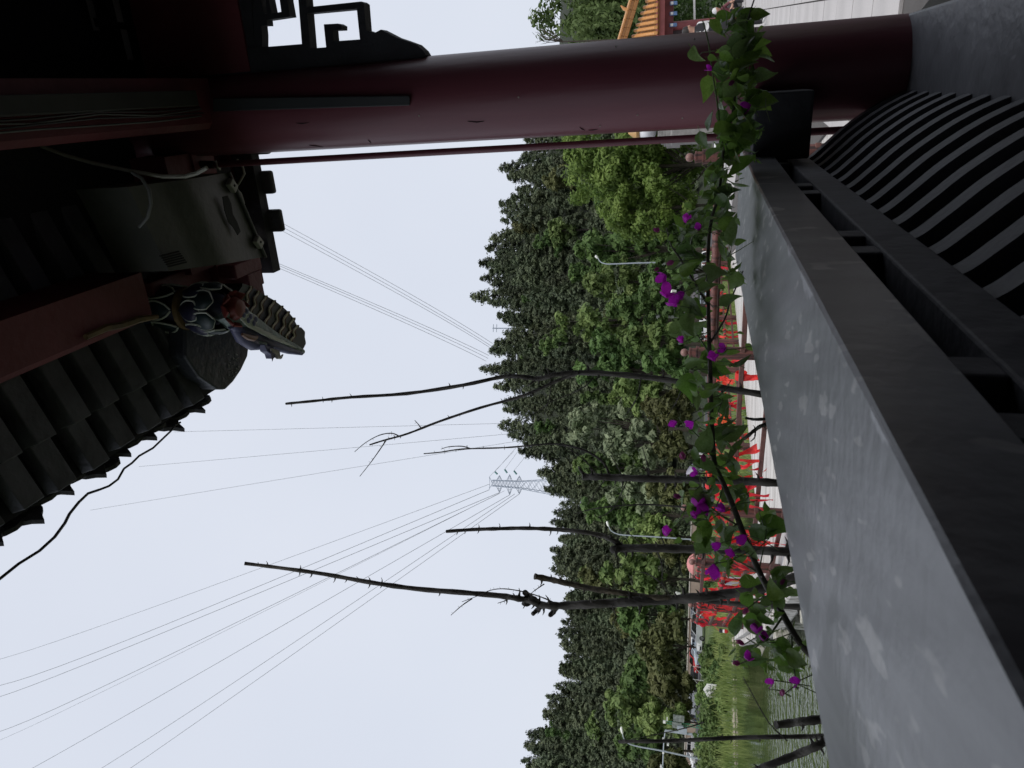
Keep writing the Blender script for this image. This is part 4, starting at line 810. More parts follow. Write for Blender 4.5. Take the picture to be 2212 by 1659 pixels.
# ================================================================== pruned thorny canes outside the rail
M_cane = MAT('cane bark', (.030, .026, .022), .75, scale=30, col2=(.115, .105, .088), stretch=(1, 1, .3), bump=.6, bscale=60)
M_canel = MAT('lichened cane bark', (.05, .042, .032), .8, scale=40, col2=(.17, .14, .09), bump=.6, bscale=50)
M_cut = MAT('cut wood', (.14, .10, .06), .8)
def smooth(pts, k=4):
    P = [np.array(p, float) for p in pts]; out = []
    for i in range(len(P) - 1):
        p0, p1, p2, p3 = P[max(i - 1, 0)], P[i], P[i + 1], P[min(i + 2, len(P) - 1)]
        for j in range(k):
            t = j / k; out.append(.5 * ((2 * p1) + (-p0 + p2) * t + (2 * p0 - 5 * p1 + 4 * p2 - p3) * t * t + (-p0 + 3 * p1 - 3 * p2 + p3) * t ** 3))
    out.append(P[-1]); return out
def shoot(m, pts, w0, w1, Y, thorns=0, n=9, seed=0, dY=0):
    """pts in picture px, widths in px, all at distance about Y"""
    g = random.Random(seed); P = smooth(pts); k = len(P)
    P3 = [on_y(p[0], p[1], Y + dY * i / k + .01 * math.sin(i * .9 + seed)) for i, p in enumerate(P)]
    R = [(w0 + (w1 - w0) * i / (k - 1)) * .5 / F * Y * (1 + .10 * math.sin(i * 2.3 + seed) + .05 * g.uniform(-1, 1)) for i in range(k)]
    m.tube(P3, R, n)
    for _ in range(thorns):
        i = g.randrange(1, k - 1); d = P3[i + 1] - P3[i]; d /= np.linalg.norm(d); sd = g.choice((-1, 1)) * np.array([1, 0, 0]) * .9 + np.array([0, g.uniform(-.7, .3), g.uniform(-.1, .3)]); sd -= d * (sd @ d); sd /= np.linalg.norm(sd)
        h = max(.005, R[i] * g.uniform(1.1, 2.2)); m.tube([P3[i] + sd * R[i] * .5, P3[i] + sd * (R[i] + h * .5) , P3[i] + sd * (R[i] + h) + UP * h * .25], [R[i] * .5, R[i] * .22, .0006], 5)
    return P3
def cane(label, Y, stems, twigs=(), seed=0, mat=None):
    c = empty('pruned_cane', on_y(stems[0][0][0][0], stems[0][0][0][1], Y), label, 'cane', None)
    for i, (pts, w0, w1, th) in enumerate(stems):
        m = MB(); shoot(m, pts, w0, w1, Y + .006 * i, th, 10, seed + i); m.build('stem' if i == 0 else 'branch', mat if (mat and i == 1) else M_cane, c, True, sharp=60)
    for i, pts in enumerate(twigs): m = MB(); shoot(m, pts, 3.2, 1.4, Y - .01, max(1, len(pts)), 5, seed + 50 + i); m.build('twig', M_cane, c, True)
    return c
cane('tall bare thorny cane leaning left in its upper half, with a forked side branch', 2.15, [
    ([(1760, 868), (1690, 858), (1635, 850), (1560, 838), (1480, 826), (1380, 813), (1270, 805), (1200, 809), (1165, 818), (1120, 813), (1080, 815), (1000, 832), (880, 850), (760, 858), (680, 866), (618, 872)], 16, 6, 34),
    ([(1250, 806), (1205, 822), (1130, 855), (1040, 880), (950, 910), (880, 937), (830, 951), (798, 961)], 8, 3.5, 20), ([(1165, 816), (1150, 826), (1140, 834)], 7, 2, 0)],
    [[(862, 942), (846, 936), (820, 940), (790, 956), (766, 976)], [(834, 951), (820, 972), (800, 1000), (777, 1029)], [(910, 926), (904, 917), (896, 908)], [(1285, 806), (1270, 830), (1235, 850), (1190, 868), (1160, 890), (1120, 910)], [(1385, 815), (1375, 860), (1350, 900)], [(1190, 813), (1188, 850), (1175, 895)], [(1478, 828), (1460, 870), (1440, 900)]], 10)
cane('bare cane topped off in a blunt stump, with an arching thin shoot', 2.15, [
    ([(1780, 1052), (1700, 1045), (1640, 1041), (1560, 1038), (1480, 1036), (1400, 1034), (1330, 1032), (1290, 1030), (1258, 1030)], 17, 14, 16),
    ([(1318, 1030), (1308, 1006), (1290, 988), (1255, 970), (1200, 959), (1150, 962), (1090, 967), (1000, 970), (950, 977), (916, 980)], 6, 2.5, 18), ([(1268, 1028), (1255, 1018), (1250, 1008)], 9, 3, 0)],
    [[(1290, 1028), (1268, 1000), (1230, 970), (1200, 958)], [(1345, 1032), (1335, 1010), (1320, 985)], [(1305, 1038), (1290, 1060), (1270, 1090)], [(1355, 1036), (1345, 1060), (1330, 1090)], [(1405, 1034), (1398, 1000), (1385, 960)], [(1016, 969), (998, 964), (970, 965), (953, 970)]], 30)
cane('topped cane with a smooth upright shoot curving out of its stump', 2.2, [
    ([(1790, 1196), (1700, 1192), (1640, 1189), (1560, 1187), (1480, 1186), (1400, 1184), (1340, 1185), (1325, 1187)], 19, 16, 18),
    ([(1345, 1180), (1325, 1168), (1300, 1157), (1250, 1148), (1190, 1143), (1130, 1141), (1080, 1142), (1020, 1144), (963, 1148)], 11, 7.5, 18)],
    [[(1395, 1182), (1375, 1165), (1350, 1145)], [(1440, 1184), (1430, 1165), (1425, 1150)], [(1420, 1192), (1430, 1220), (1430, 1260)], [(1300, 1170), (1290, 1160), (1285, 1157)]], 50)
cane('thickest bare cane, forked low and rising to a long leaning top', 2.1, [
    ([(1790, 1225), (1720, 1248), (1660, 1266), (1600, 1279), (1540, 1287), (1480, 1293), (1400, 1298), (1330, 1302), (1280, 1305), (1220, 1308), (1180, 1308), (1160, 1303), (1145, 1297), (1120, 1293), (1080, 1287), (1000, 1280), (900, 1272), (800, 1258), (700, 1240), (600, 1226), (528, 1217)], 24, 8, 40),
    ([(1470, 1292), (1400, 1290), (1350, 1282), (1280, 1272), (1220, 1259), (1190, 1252), (1155, 1245)], 12, 13, 14), ([(1160, 1300), (1146, 1290), (1134, 1280)], 15, 12, 0), ([(1172, 1306), (1160, 1318), (1150, 1327)], 12, 9, 0), ([(1205, 1307), (1195, 1322), (1188, 1329)], 14, 10, 1), ([(1150, 1300), (1138, 1306), (1130, 1304)], 10, 8, 0)],
    [[(1200, 1303), (1170, 1290), (1130, 1278), (1090, 1272), (1060, 1275), (1030, 1288), (998, 1300)], [(1020, 1293), (998, 1308), (974, 1329)], [(1175, 1262), (1160, 1272), (1148, 1281)], [(1390, 1296), (1370, 1275), (1350, 1268)], [(1320, 1306), (1330, 1330), (1325, 1345)], [(1105, 1290), (1090, 1298), (1075, 1303)], [(1450, 1290), (1430, 1262), (1400, 1240), (1370, 1235)]], 70, M_canel)
cane('short mossy cane rising behind the thickest cane', 2.35, [([(1790, 1312), (1700, 1310), (1620, 1306), (1560, 1302), (1510, 1296)], 14, 9, 10)], [], 90)
cane('slim straight cane standing before the lake at the left', 1.75, [([(1880, 1588), (1800, 1590), (1740, 1591), (1660, 1592), (1580, 1594), (1500, 1598), (1420, 1601), (1337, 1602)], 11, 7, 8)], [[(1520, 1560), (1490, 1570), (1440, 1582), (1350, 1600)]], 95)
cane('sawn off cane stub before the rippled water', 1.7, [([(1880, 1540), (1800, 1550), (1755, 1556), (1715, 1561), (1676, 1566)], 20, 15, 3)], [[(1700, 1600), (1660, 1560), (1620, 1490), (1605, 1462)]], 97)
cane('stout cane leaning left across the water at the picture edge', 1.7, [([(1860, 1560), (1790, 1598), (1750, 1618), (1700, 1638), (1640, 1662), (1600, 1680)], 17, 14, 10)], [], 99)
cane('small blackish forked thorn branch just above the rail', 1.75, [([(1700, 905), (1650, 918), (1632, 928), (1615, 942), (1603, 950)], 9, 7, 3), ([(1632, 930), (1630, 945), (1622, 953)], 4, 2, 0), ([(1655, 905), (1630, 906), (1612, 903)], 7, 5, 0)], [], 120)
# thin dry twigs standing up by the street lamps
cane('very thin dry twig rising behind the left topped cane', 2.3, [([(1500, 1098), (1400, 1090), (1300, 1096), (1240, 1110)], 4, 2, 6)], [[(1330, 1094), (1310, 1110), (1290, 1120)]], 130)
# ================================================================== bougainvillea trailing over the rail
M_leaf = [MAT('bougainvillea leaf', (.105, .20, .028), .34, scale=14, col2=(.17, .29, .055), transl=.48, objvar=.25, spec=.5), MAT('bougainvillea leaf dusky', (.105, .18, .045), .26, scale=14, col2=(.16, .25, .085), transl=.42, objvar=.25, spec=.65)]
M_bract = MAT('magenta bract', (.46, .010, .44), .45, scale=30, col2=(.68, .04, .66), transl=.5, objvar=.2, spec=.3)
M_bractd = MAT('fading bract', (.24, .03, .14), .5, scale=30, col2=(.40, .09, .25), transl=.4, objvar=.25)
M_stem = MAT('vine cane', (.040, .034, .026), .55, scale=40, col2=(.09, .08, .06), bump=.3); M_green = MAT('green stem', (.10, .14, .05), .5, var=.2)
def leaf_mesh(seed):
    g = random.Random(seed); L = 1.0; Wd = g.uniform(.46, .62); bend = g.uniform(-.7, 1.0); fold = g.uniform(.1, .55); twist = g.uniform(-.9, .9); nx_ = 9; vs = []; fs = []
    for i in range(nx_):
        u = i / (nx_ - 1); wv = Wd * .5 * (math.sin(math.pi * min(1, u ** .72)) ** .85) * (1 - .35 * u) * 1.25; wv = max(wv, .004)
        if i == nx_ - 1: wv = .003
        for j, k in enumerate((-1, -.55, 0, .55, 1)):
            y = wv * k; z = fold * abs(y) * 1.2 - bend * u * u * .5 + .03 * math.sin(u * 9 + 2 * k * k + seed) * abs(k) * (wv / Wd); ph = twist * u
            vs.append((u * L, y * math.cos(ph) - z * math.sin(ph), y * math.sin(ph) + z * math.cos(ph)))
    for i in range(nx_ - 1):
        for j in range(4): fs.append((i * 5 + j, i * 5 + j + 1, i * 5 + 6 + j, i * 5 + 5 + j))
    # petiole
    o = len(vs); vs += [(-.28, -.012, .02), (-.28, .012, .02), (.02, .012, 0), (.02, -.012, 0)]; fs.append((o, o + 1, o + 2, o + 3))
    return np_mesh('leaf', vs, fs, (M_leaf[seed % 2],), smooth=True)
LEAF = [leaf_mesh(i) for i in range(8)]
def flower_mesh(seed, mat, op):
    g = random.Random(seed); vs = []; fs = []
    for b_ in range(3):
        a = b_ * 2.094 + g.uniform(-.3, .3); o = len(vs)
        for i in range(7):
            u = i / 6; wv = .30 * math.sin(math.pi * min(.999, u ** .8 + .001)) ** .8 + .004; r = op * math.sin(u * 1.6) * .55; z = u * 1.0 - .25 * op * u * u
            for k in (-1, 0, 1): rr = r + (.06 if k else 0) * -1 + .02 * math.sin(i * 2 + seed); t_ = wv * k; vs.append((rr * math.cos(a) - t_ * math.sin(a), rr * math.sin(a) + t_ * math.cos(a), z))
        for i in range(6):
            for k in range(2): fs.append((o + i * 3 + k, o + i * 3 + k + 1, o + i * 3 + 4 + k, o + i * 3 + 3 + k))
    return np_mesh('flower', vs, fs, (mat,), smooth=True)
FL = [flower_mesh(i, M_bract, .7 + .15 * (i % 3)) for i in range(4)]; FLD = [flower_mesh(10 + i, M_bractd, .35) for i in range(2)]
def vy(iy): return float(np.interp(iy, [0, 330, 600, 1000, 1300, 1500], [1.95, 1.95, 1.85, 1.72, 1.55, 1.45]))
vine = empty('bougainvillea', on_y(1735, 1400, 1.5), 'bougainvillea with magenta flowers trailing across the rail', 'vine')
ST = [([(1790, 1450), (1730, 1392), (1690, 1325), (1655, 1265), (1620, 1190), (1590, 1110), (1565, 1050), (1545, 1005), (1540, 960), (1537, 900), (1534, 800), (1531, 700), (1529, 600), (1531, 520), (1538, 470), (1550, 430), (1558, 380), (1562, 330)], 15, 5, 12),
 ([(1562, 330), (1575, 280), (1586, 220), (1592, 150), (1602, 90), (1616, 40), (1632, -10)], 5, 3, 2), ([(1560, 310), (1549, 220), (1538, 150), (1530, 90), (1518, 45)], 4, 2.5, 1),
 ([(1530, 660), (1500, 610), (1470, 560), (1450, 530), (1440, 492)], 6, 2.5, 3), ([(1533, 765), (1505, 722), (1480, 700)], 4, 2, 1), ([(1546, 1000), (1510, 945), (1480, 920), (1466, 900)], 4, 2, 2), ([(1602, 1140), (1560, 1115), (1520, 1085), (1490, 1068)], 5, 2.5, 3),
 ([(1533, 742), (1565, 690), (1578, 650), (1605, 585)], 5, 2.5, 3), ([(1692, 1330), (1660, 1375), (1630, 1400), (1595, 1432)], 5, 2, 3), ([(1710, 1360), (1712, 1420), (1722, 1490)], 5, 2.5, 2), ([(1642, 1240), (1600, 1215), (1560, 1200), (1540, 1180)], 4, 2, 2),
 ([(1545, 1003), (1560, 1060), (1520, 1140), (1500, 1165)], 3, 1.5, 2), ([(1536, 860), (1560, 850), (1580, 820)], 3, 1.5, 1), ([(1535, 800), (1500, 800), (1480, 830)], 3, 1.5, 1), ([(1640, 1230), (1655, 1150), (1650, 1120)], 3, 1.5, 1)]
for i, (pts, w0, w1, th) in enumerate(ST):
    m = MB(); P = smooth(pts); P3 = [on_y(p[0], p[1], vy(p[1])) for p in P]; k = len(P); R = [(w0 + (w1 - w0) * j / (k - 1)) * .5 / F * vy(P[j][1]) for j in range(k)]; m.tube(P3, R, 8); g = random.Random(i)
    for _ in range(th):
        j = g.randrange(1, k - 1); sd = np.array([g.uniform(-1, 1), -.6, g.uniform(-.2, 1)]); sd /= np.linalg.norm(sd); m.tube([P3[j], P3[j] + sd * R[j] * 2, P3[j] + sd * (R[j] + .014)], [R[j] * .5, R[j] * .3, .0005], 5)
    m.build('cane' if i == 0 else 'shoot', M_stem if i < 2 or i == 3 or i == 7 else M_green, vine, True, sharp=60)
CL = [(1592, 45, 40, 40, 11), (1590, 100, 50, 40, 16), (1585, 150, 50, 40, 20), (1605, 205, 48, 40, 20), (1598, 265, 42, 35, 18), (1580, 315, 38, 30, 15), (1562, 365, 26, 35, 13), (1555, 415, 26, 35, 11), (1545, 460, 28, 30, 8), (1488, 500, 32, 36, 11), (1480, 570, 32, 40, 8), (1505, 640, 32, 40, 7), (1572, 600, 24, 45, 7), (1575, 525, 20, 30, 5), (1492, 712, 30, 35, 8),
 (1550, 775, 42, 35, 9), (1528, 850, 36, 42, 11), (1548, 925, 48, 42, 12), (1542, 1000, 45, 35, 11), (1512, 1085, 40, 40, 13), (1535, 1145, 40, 40, 11), (1592, 1065, 28, 30, 5), (1572, 1200, 36, 40, 7), (1652, 1145, 22, 28, 5), (1622, 1265, 26, 28, 4), (1690, 1275, 18, 30, 7), (1640, 1340, 36, 35, 8), (1652, 1400, 40, 35, 10), (1702, 1430, 30, 32, 8), (1602, 1420, 22, 32, 5), (1704, 1488, 26, 28, 5)]
g = random.Random(21); nl = 0
for ix, iy, rx, ry, n in CL:
    for _ in range(n):
        if nl >= 300: break
        a = on_y(ix + g.gauss(0, .55) * rx, iy + g.gauss(0, .55) * ry, 1.0); d = a - CAM; Yv = vy(iy) + g.uniform(-.07, .07); pos = CAM + d * Yv
        L = g.choice((34, 42, 50, 58, 66)) * g.uniform(.85, 1.1) / F * Yv
        dr = Vector((g.gauss(0, .75), g.gauss(-.1, .45), g.gauss(-.55, .55))); dr.normalize(); up = Vector((g.gauss(0, .5), g.gauss(-.75, .5), g.gauss(.45, .5))); up -= dr * up.dot(dr); up.normalize(); sd = up.cross(dr)
        o = link('leaf', LEAF[g.randrange(8)]); M4 = Matrix((dr, sd, up)).transposed().to_4x4() @ Matrix.Scale(L, 4); M4.translation = Vector(pos - np.array(dr) * L * .35); o.matrix_world = M4
        o.parent = vine; o.matrix_parent_inverse = Matrix.Translation(-vine.location); nl += 1
# young leaves and side twigs too small to pick apart
LV = [np.array([v.co[:] for v in me_.vertices]) for me_ in LEAF[::2]]; LF = np.array([list(p.vertices) for p in LEAF[0].polygons]); ev_ = []; eq_ = []; no_ = 0
for ix, iy, rx, ry, n in CL:
    for _ in range(int(n * .9)):
        Yv = vy(iy) + g.uniform(-.09, .09); pos = on_y(ix + g.gauss(0, .75) * rx, iy + g.gauss(0, .75) * ry, Yv); L = g.uniform(13, 26) / F * Yv
        dr = Vector((g.gauss(0, .8), g.gauss(0, .5), g.gauss(-.2, .7))); dr.normalize(); up = Vector((g.gauss(0, .5), g.gauss(-.6, .5), g.gauss(.5, .5))); up -= dr * up.dot(dr); up.normalize(); sd = up.cross(dr)
        R3 = np.array([dr, sd, up]).T * L; vv = LV[g.randrange(4)] @ R3.T + pos; ev_.append(vv); eq_.append(LF + no_); no_ += len(vv)
me = np_mesh('young_leaves', np.concatenate(ev_), np.concatenate(eq_), (MAT('young leaf', (.13, .235, .04), .36, scale=14, col2=(.20, .33, .075), transl=.5),), smooth=True); o = link('young_leaves', me, vine); stuff(o)
m = MB()
for ix, iy, rx, ry, n in CL:
    for _ in range(3):
        Yv = vy(iy); a = (ix + g.gauss(0, .5) * rx, iy + g.gauss(0, .5) * ry); b = (a[0] + g.gauss(-6, 22), a[1] + g.gauss(0, 30)); c = ((a[0] + b[0]) / 2 + g.gauss(0, 6), (a[1] + b[1]) / 2 + g.gauss(0, 6)); m.tube([on_y(*q_, Yv + d_) for q_, d_ in ((a, .02), (c, 0), (b, -.02))], [.0016, .0012, .0007], 5)
stuff(m.build('side_twigs', M_green, vine, True))
FLW = [(1530, 147, 20, 0), (1580, 180, 18, 1), (1608, 232, 30, 0), (1484, 470, 28, 0), (1508, 490, 24, 0), (1418, 496, 20, 1), (1447, 568, 20, 1), (1418, 582, 14, 1), (1428, 600, 32, 0), (1442, 628, 40, 0), (1455, 648, 40, 0), (1468, 640, 30, 0), (1470, 732, 22, 0), (1540, 768, 30, 0), (1560, 752, 24, 0), (1454, 915, 26, 0), (1488, 918, 26, 0), (1474, 984, 24, 1), (1497, 1020, 24, 0), (1462, 1072, 20, 1), (1508, 1082, 34, 0), (1518, 1100, 38, 0), (1500, 1110, 24, 0), (1440, 1146, 30, 0), (1556, 1096, 28, 0), (1600, 1166, 34, 0), (1540, 1237, 42, 0), (1576, 1196, 28, 0), (1546, 1180, 28, 0), (1634, 1355, 30, 0), (1650, 1376, 30, 0), (1598, 1388, 22, 1), (1618, 1418, 26, 0), (1590, 1432, 20, 1), (1662, 1474, 24, 0), (1716, 1472, 28, 0), (1690, 1496, 20, 1), (1520, 990, 20, 1), (1690, 1258, 18, 1), (1610, 1320, 18, 1)]
for i, (ix, iy, sz, fade) in enumerate(FLW):
    Yv = vy(iy) - .07; pos = on_y(ix, iy, Yv); L = sz / F * Yv * .92
    ax = Vector((g.uniform(-1, 1), g.uniform(-.6, .2), g.uniform(-.2, 1))); ax.normalize()
    o = link('flower', (FLD if fade else FL)[g.randrange(2 if fade else 4)]); q_ = ax.to_track_quat('Z', 'Y'); o.matrix_world = Matrix.Translation(Vector(pos) - ax * L * .5) @ q_.to_matrix().to_4x4() @ Matrix.Scale(L, 4)
    o.parent = vine; o.matrix_parent_inverse = Matrix.Translation(-vine.location)
    m = MB(); b0 = np.array(Vector(pos) - ax * L * .5); m.tube([b0, b0 + np.array([g.uniform(-.02, .02), .03, -.03]), b0 + np.array([g.uniform(-.04, .04), .06, -.07])], .0011, 5); m.build('flower_stalk', M_green, vine)
# ================================================================== parked cars along the road
M_glass = MAT('car glass', (.012, .014, .017), .08, var=.1, spec=.8); M_tyre = MAT('tyre', (.012, .012, .012), .8); M_rim = MAT('alloy rim', (.35, .35, .36), .35, metal=.8); M_lampg = MAT('lamp glass', (.75, .75, .72), .15); M_tail = MAT('tail lamp', (.35, .01, .01), .3)
PAINT = {k: MAT(k + ' car paint', c, .22, var=.04, spec=.6) for k, c in dict(white=(.72, .73, .74), black=(.012, .012, .014), silver=(.34, .36, .39), red=(.45, .02, .02), grey=(.12, .13, .145), blue=(.42, .50, .58)).items()}
def car_proto(kind, paint):
    L = 4.5; lo, hi = .22, .86
    if kind == 'sedan': roof = [(-1.75, .92), (-1.0, 1.40), (.35, 1.42), (1.15, .95)]; bon = [(-2.25, .45), (-2.22, .85), (-1.75, .92), (1.15, .95), (2.1, .80), (2.25, .55), (2.2, .25), (-2.2, .25)]
    else: roof = [(-2.05, .98), (-1.75, 1.62), (.30, 1.66), (1.12, 1.02)]; bon = [(-2.2, .45), (-2.2, .95), (-2.05, .98), (1.12, 1.02), (2.05, .92), (2.22, .6), (2.18, .28), (-2.15, .28)]
    root = bpy.data.objects.new('car', None); COL.objects.link(root)
    m = MB(); w_ = .88
    m.prism([(x, -w_, z) for x, z in bon], (0, 2 * w_, 0))
    r = [(x, z - .012) for x, z in roof]; m.add([(x, y, z) for y, ww in ((-.80, 0), (.80, 0)) for x, z in r] , [(0, 1, 2, 3), (7, 6, 5, 4), (0, 4, 5, 1), (1, 5, 6, 2), (2, 6, 7, 3)])
    o = m.build('body', paint, None, True, bevel=.05, sharp=30); o.parent = root
    g = [(roof[0][0] + .12, roof[0][1] + .03), (roof[1][0] + .06, roof[1][1] - .09), (roof[2][0] - .05, roof[2][1] - .09), (roof[3][0] - .12, roof[3][1] + .02)]
    for nm, y0, y1 in (('side_window', -.815, -.805), ('side_window', .805, .815)):
        mid = (g[1][0] + g[2][0]) / 2
        m = MB(); m.prism([(g[0][0], y0, g[0][1]), (g[1][0], y0, g[1][1]), (mid - .05, y0, g[1][1]), (mid - .05, y0, g[0][1])], (0, y1 - y0, 0)); m.prism([(mid + .05, y0, g[0][1]), (mid + .05, y0, g[2][1]), (g[2][0], y0, g[2][1]), (g[3][0], y0, g[3][1])], (0, y1 - y0, 0)); o = m.build(nm, M_glass, None); o.parent = root
    for nm, a, b in (('windscreen', roof[3], roof[2]), ('rear_window', roof[0], roof[1])):
        a = np.array([a[0], 0, a[1]]); b = np.array([b[0], 0, b[1]]); d = b - a; n_ = np.array([d[2], 0, -d[0]]); n_ = n_ / np.linalg.norm(n_) * .02 * (1 if nm == 'windscreen' else 1)
        if (nm == 'windscreen' and n_[0] < 0) or (nm != 'windscreen' and n_[0] > 0): n_ = -n_
        p, q_ = a + d * .12 + n_, a + d * .88 + n_; m = MB(); m.add([p + [0, -.70, 0], p + [0, .70, 0], q_ + [0, .64, 0], q_ + [0, -.64, 0]], [(0, 1, 2, 3)]); o = m.build(nm, M_glass, None); o.parent = root
    for x in (-1.38, 1.38):
        for y in (-.80, .80):
            m = MB(); m.lathe([(.20, -.1), (.31, -.09), (.33, 0), (.31, .09), (.20, .1)], (x, y, .33), 16, (0, 1, 0)); o = m.build('wheel', M_tyre, None, True); o.parent = root
            m = MB(); m.lathe([(.05, -.11), (.2, -.105), (.2, .105), (.05, .11)], (x, y, .33), 12, (0, 1, 0)); q_ = m.build('rim', M_rim, None, True); q_.parent = o
    for y in (-.62, .62):
        m = MB(); m.box((2.19, y, .68), (.09, .34, .14)); o = m.build('headlight', M_lampg, None, bevel=.02); o.parent = root
        m = MB(); m.box((-2.2, y, .74), (.06, .3, .16)); o = m.build('tail_light', M_tail, None, bevel=.02); o.parent = root
    m = MB(); m.box((2.215, 0, .48), (.05, .9, .16)); o = m.build('grille', M_tyre, None); o.parent = root
    return root
PRO = {}
def car(kind, colr, ix, iy, Y, rz, label):
    key = (kind, colr)
    if key not in PRO: PRO[key] = car_proto(kind, PAINT[colr]); c = PRO[key]
    else: c = dup(PRO[key], (0, 0, 0))
    p = on_y(ix, iy, Y); c.location = (float(p[0]), Y, .265); c.rotation_euler = (0, 0, rz); tag(c, label, 'car', 'cars parked along the road')
PI = math.pi
for a in [('suv', 'blue', 1505, 650, 96, -PI / 2 + .3, 'silver blue car under the grey shelter roof'), ('suv', 'white', 1506, 688, 104, -PI / 2 + .2, 'white car right of the white lamp sign'), ('suv', 'white', 1506, 705, 101, -PI / 2 - .1, 'white car left of the white lamp sign, seen from the front'),
  ('sedan', 'white', 1506, 740, 104, .3, 'white sedan beside the big ball topped post'), ('sedan', 'silver', 1506, 958, 116, -PI / 2, 'silver car right of the parked crowd'), ('suv', 'white', 1506, 995, 112, -PI / 2 + .4, 'white car beside the people at the road'),
  ('sedan', 'silver', 1506, 1065, 112, -PI / 2 + .2, 'silver car left of the lavender umbrella'), ('suv', 'grey', 1500, 1322, 120, -PI / 2 - .5, 'dark grey car between the last two ball topped posts, behind'), ('sedan', 'white', 1508, 1328, 106, -PI / 2 - .3, 'white car between the last two ball topped posts, in front'),
  ('suv', 'white', 1503, 1363, 92, -PI / 2 - .75, 'large white car just left of the last fence post'), ('sedan', 'white', 1501, 1384, 122, PI - .4, 'white car half hidden behind the large white one'), ('sedan', 'blue', 1503, 1401, 112, -PI / 2 - .6, 'pale blue white car behind the dry twigs'),
  ('suv', 'red', 1505, 1421, 114, -PI / 2 - .4, 'red and white vehicle right of the black car'), ('sedan', 'black', 1504, 1460, 118, PI + .12, 'long black sedan on the road'), ('sedan', 'white', 1500, 1504, 124, PI, 'white car left of the black sedan'), ('suv', 'white', 1502, 1530, 126, PI + .1, 'white car near the left end of the road'),
  ('suv', 'white', 1500, 1625, 118, -PI / 2 - .5, 'white car behind the leaning street lamp'), ('suv', 'white', 1506, 560, 88, -PI / 2, 'white car behind the vine leaves under the lime tree'), ('sedan', 'white', 1530, 322, 42, .2, 'white car low behind the pipe beside the column')]: car(*a)
# wall behind the road
M_wall = MAT('weathered tan wall', (.23, .17, .135), .9, scale=.8, col2=(.34, .27, .225), stretch=(1, 1, .2), bump=.3); M_cap = MAT('pale coping', (.50, .46, .42), .8)
wl = empty('road_wall', (-45, 146, .2), 'low tan earth coloured wall with pale coping behind the road', 'wall')
m = MB(); m.beam((-100, 146, 1.1), (-22, 146, 1.1), .4, 1.9); m.build('wall_body', M_wall, wl); m = MB(); m.beam((-100, 146, 2.14), (-22, 146, 2.14), .6, .18); m.build('coping', M_cap, wl)
# ================================================================== street lamps, masts
M_steel = MAT('galvanised steel', (.36, .40, .45), .45, metal=.3, var=.1); M_white = M_wht; M_green2 = MAT('green mast paint', (.05, .22, .13), .5); M_sign = MAT('sign white', (.66, .68, .68), .5, scale=25, col2=(.40, .44, .46), thr=(.58, .64)); M_ink = MAT('dark print', (.05, .05, .06), .6)
def lamp(pts, Y, r, label, hd):
    P = [on_y(x, y, Y) for x, y in pts]; b = P[0]; e = empty('street_lamp', (b[0], b[1], .25), label, 'street lamp', 'street lamps along the road')
    m = MB(); Q = [np.array([b[0], b[1], .2])] + P; m.tube(smooth(Q), [r * (1.2 - .6 * i / (4 * (len(Q) - 1))) for i in range(4 * (len(Q) - 1) + 1)], 8); m.build('pole', M_steel, e, True)
    a, c = [on_y(x, y, Y) for x, y in hd]; m = MB(); m.tube([a, a + (c - a) * .3, a + (c - a) * .8, c], [r * .6, r * 1.8, r * 1.9, r * .8], 8); m.build('lamp_head', M_white, e, True)
lamp([(1440, 567), (1380, 568), (1330, 570), (1310, 570), (1298, 566), (1292, 558)], 72, .07, 'tall curved street lamp left of the lime tree', [(1292, 558), (1286, 552)])
lamp([(1490, 1165), (1420, 1160), (1350, 1156), (1330, 1152), (1319, 1145), (1315, 1136)], 76, .07, 'curved street lamp behind the topped cane', [(1315, 1138), (1311, 1126)])
lamp([(1500, 1637), (1430, 1622), (1380, 1613), (1358, 1606), (1348, 1596), (1345, 1584)], 66, .07, 'leaning curved street lamp at the far left', [(1345, 1586), (1342, 1570)])
# lamp pole with white notice
Y = 78; b = on_y(1500, 676, Y); e = empty('lamp_post', (b[0], Y, .2), 'white lamp post with a hooked globe and a white notice board', 'lamp post')
m = MB(); m.tube([(b[0], Y, .2), on_y(1420, 672, Y)], .08, 8); m.build('pole', M_white, e, True)
m = MB(); m.tube([on_y(1424, 672, Y), on_y(1417, 676, Y), on_y(1418, 682, Y)], .05, 6); m.build('hook', M_steel, e, True)
m = MB(); c = on_y(1422, 684, Y); m.lathe([(.02, .22), (.18, .15), (.22, 0), (.15, -.16), (.02, -.2)], c, 10); m.build('globe', M_white, e, True)
m = MB(); a = on_y(1457, 676, Y - .12); m.box(a, (1.1, .06, 1.25)); o = m.build('notice_board', M_sign, e)
m = MB(); [m.box(a + np.array([.05 * (k % 3), -.036, .42 - k * .16]), (.7 - .1 * (k % 2), .01, .045)) for k in range(6)]; m.build('lettering', M_ink, o)
# small white lantern on a pole and another behind the bridge
for ix, iy, words in ((1454, 630, 'small white post lantern beside the magenta flowers'), (1463, 1283, 'small white post lantern behind the thickest cane')):
    Y = 80; p = on_y(ix, iy, Y); e = empty('post_lantern', (p[0], Y, .2), words, 'lantern'); m = MB(); m.tube([(p[0], Y, .2), p - UP * .3], .04, 6); m.build('pole', M_tyre, e); m = MB(); m.lathe([(.16, -.35), (.24, .05), (.26, .1), (.05, .3)], p, 6); m.build('lantern_head', M_white, e)
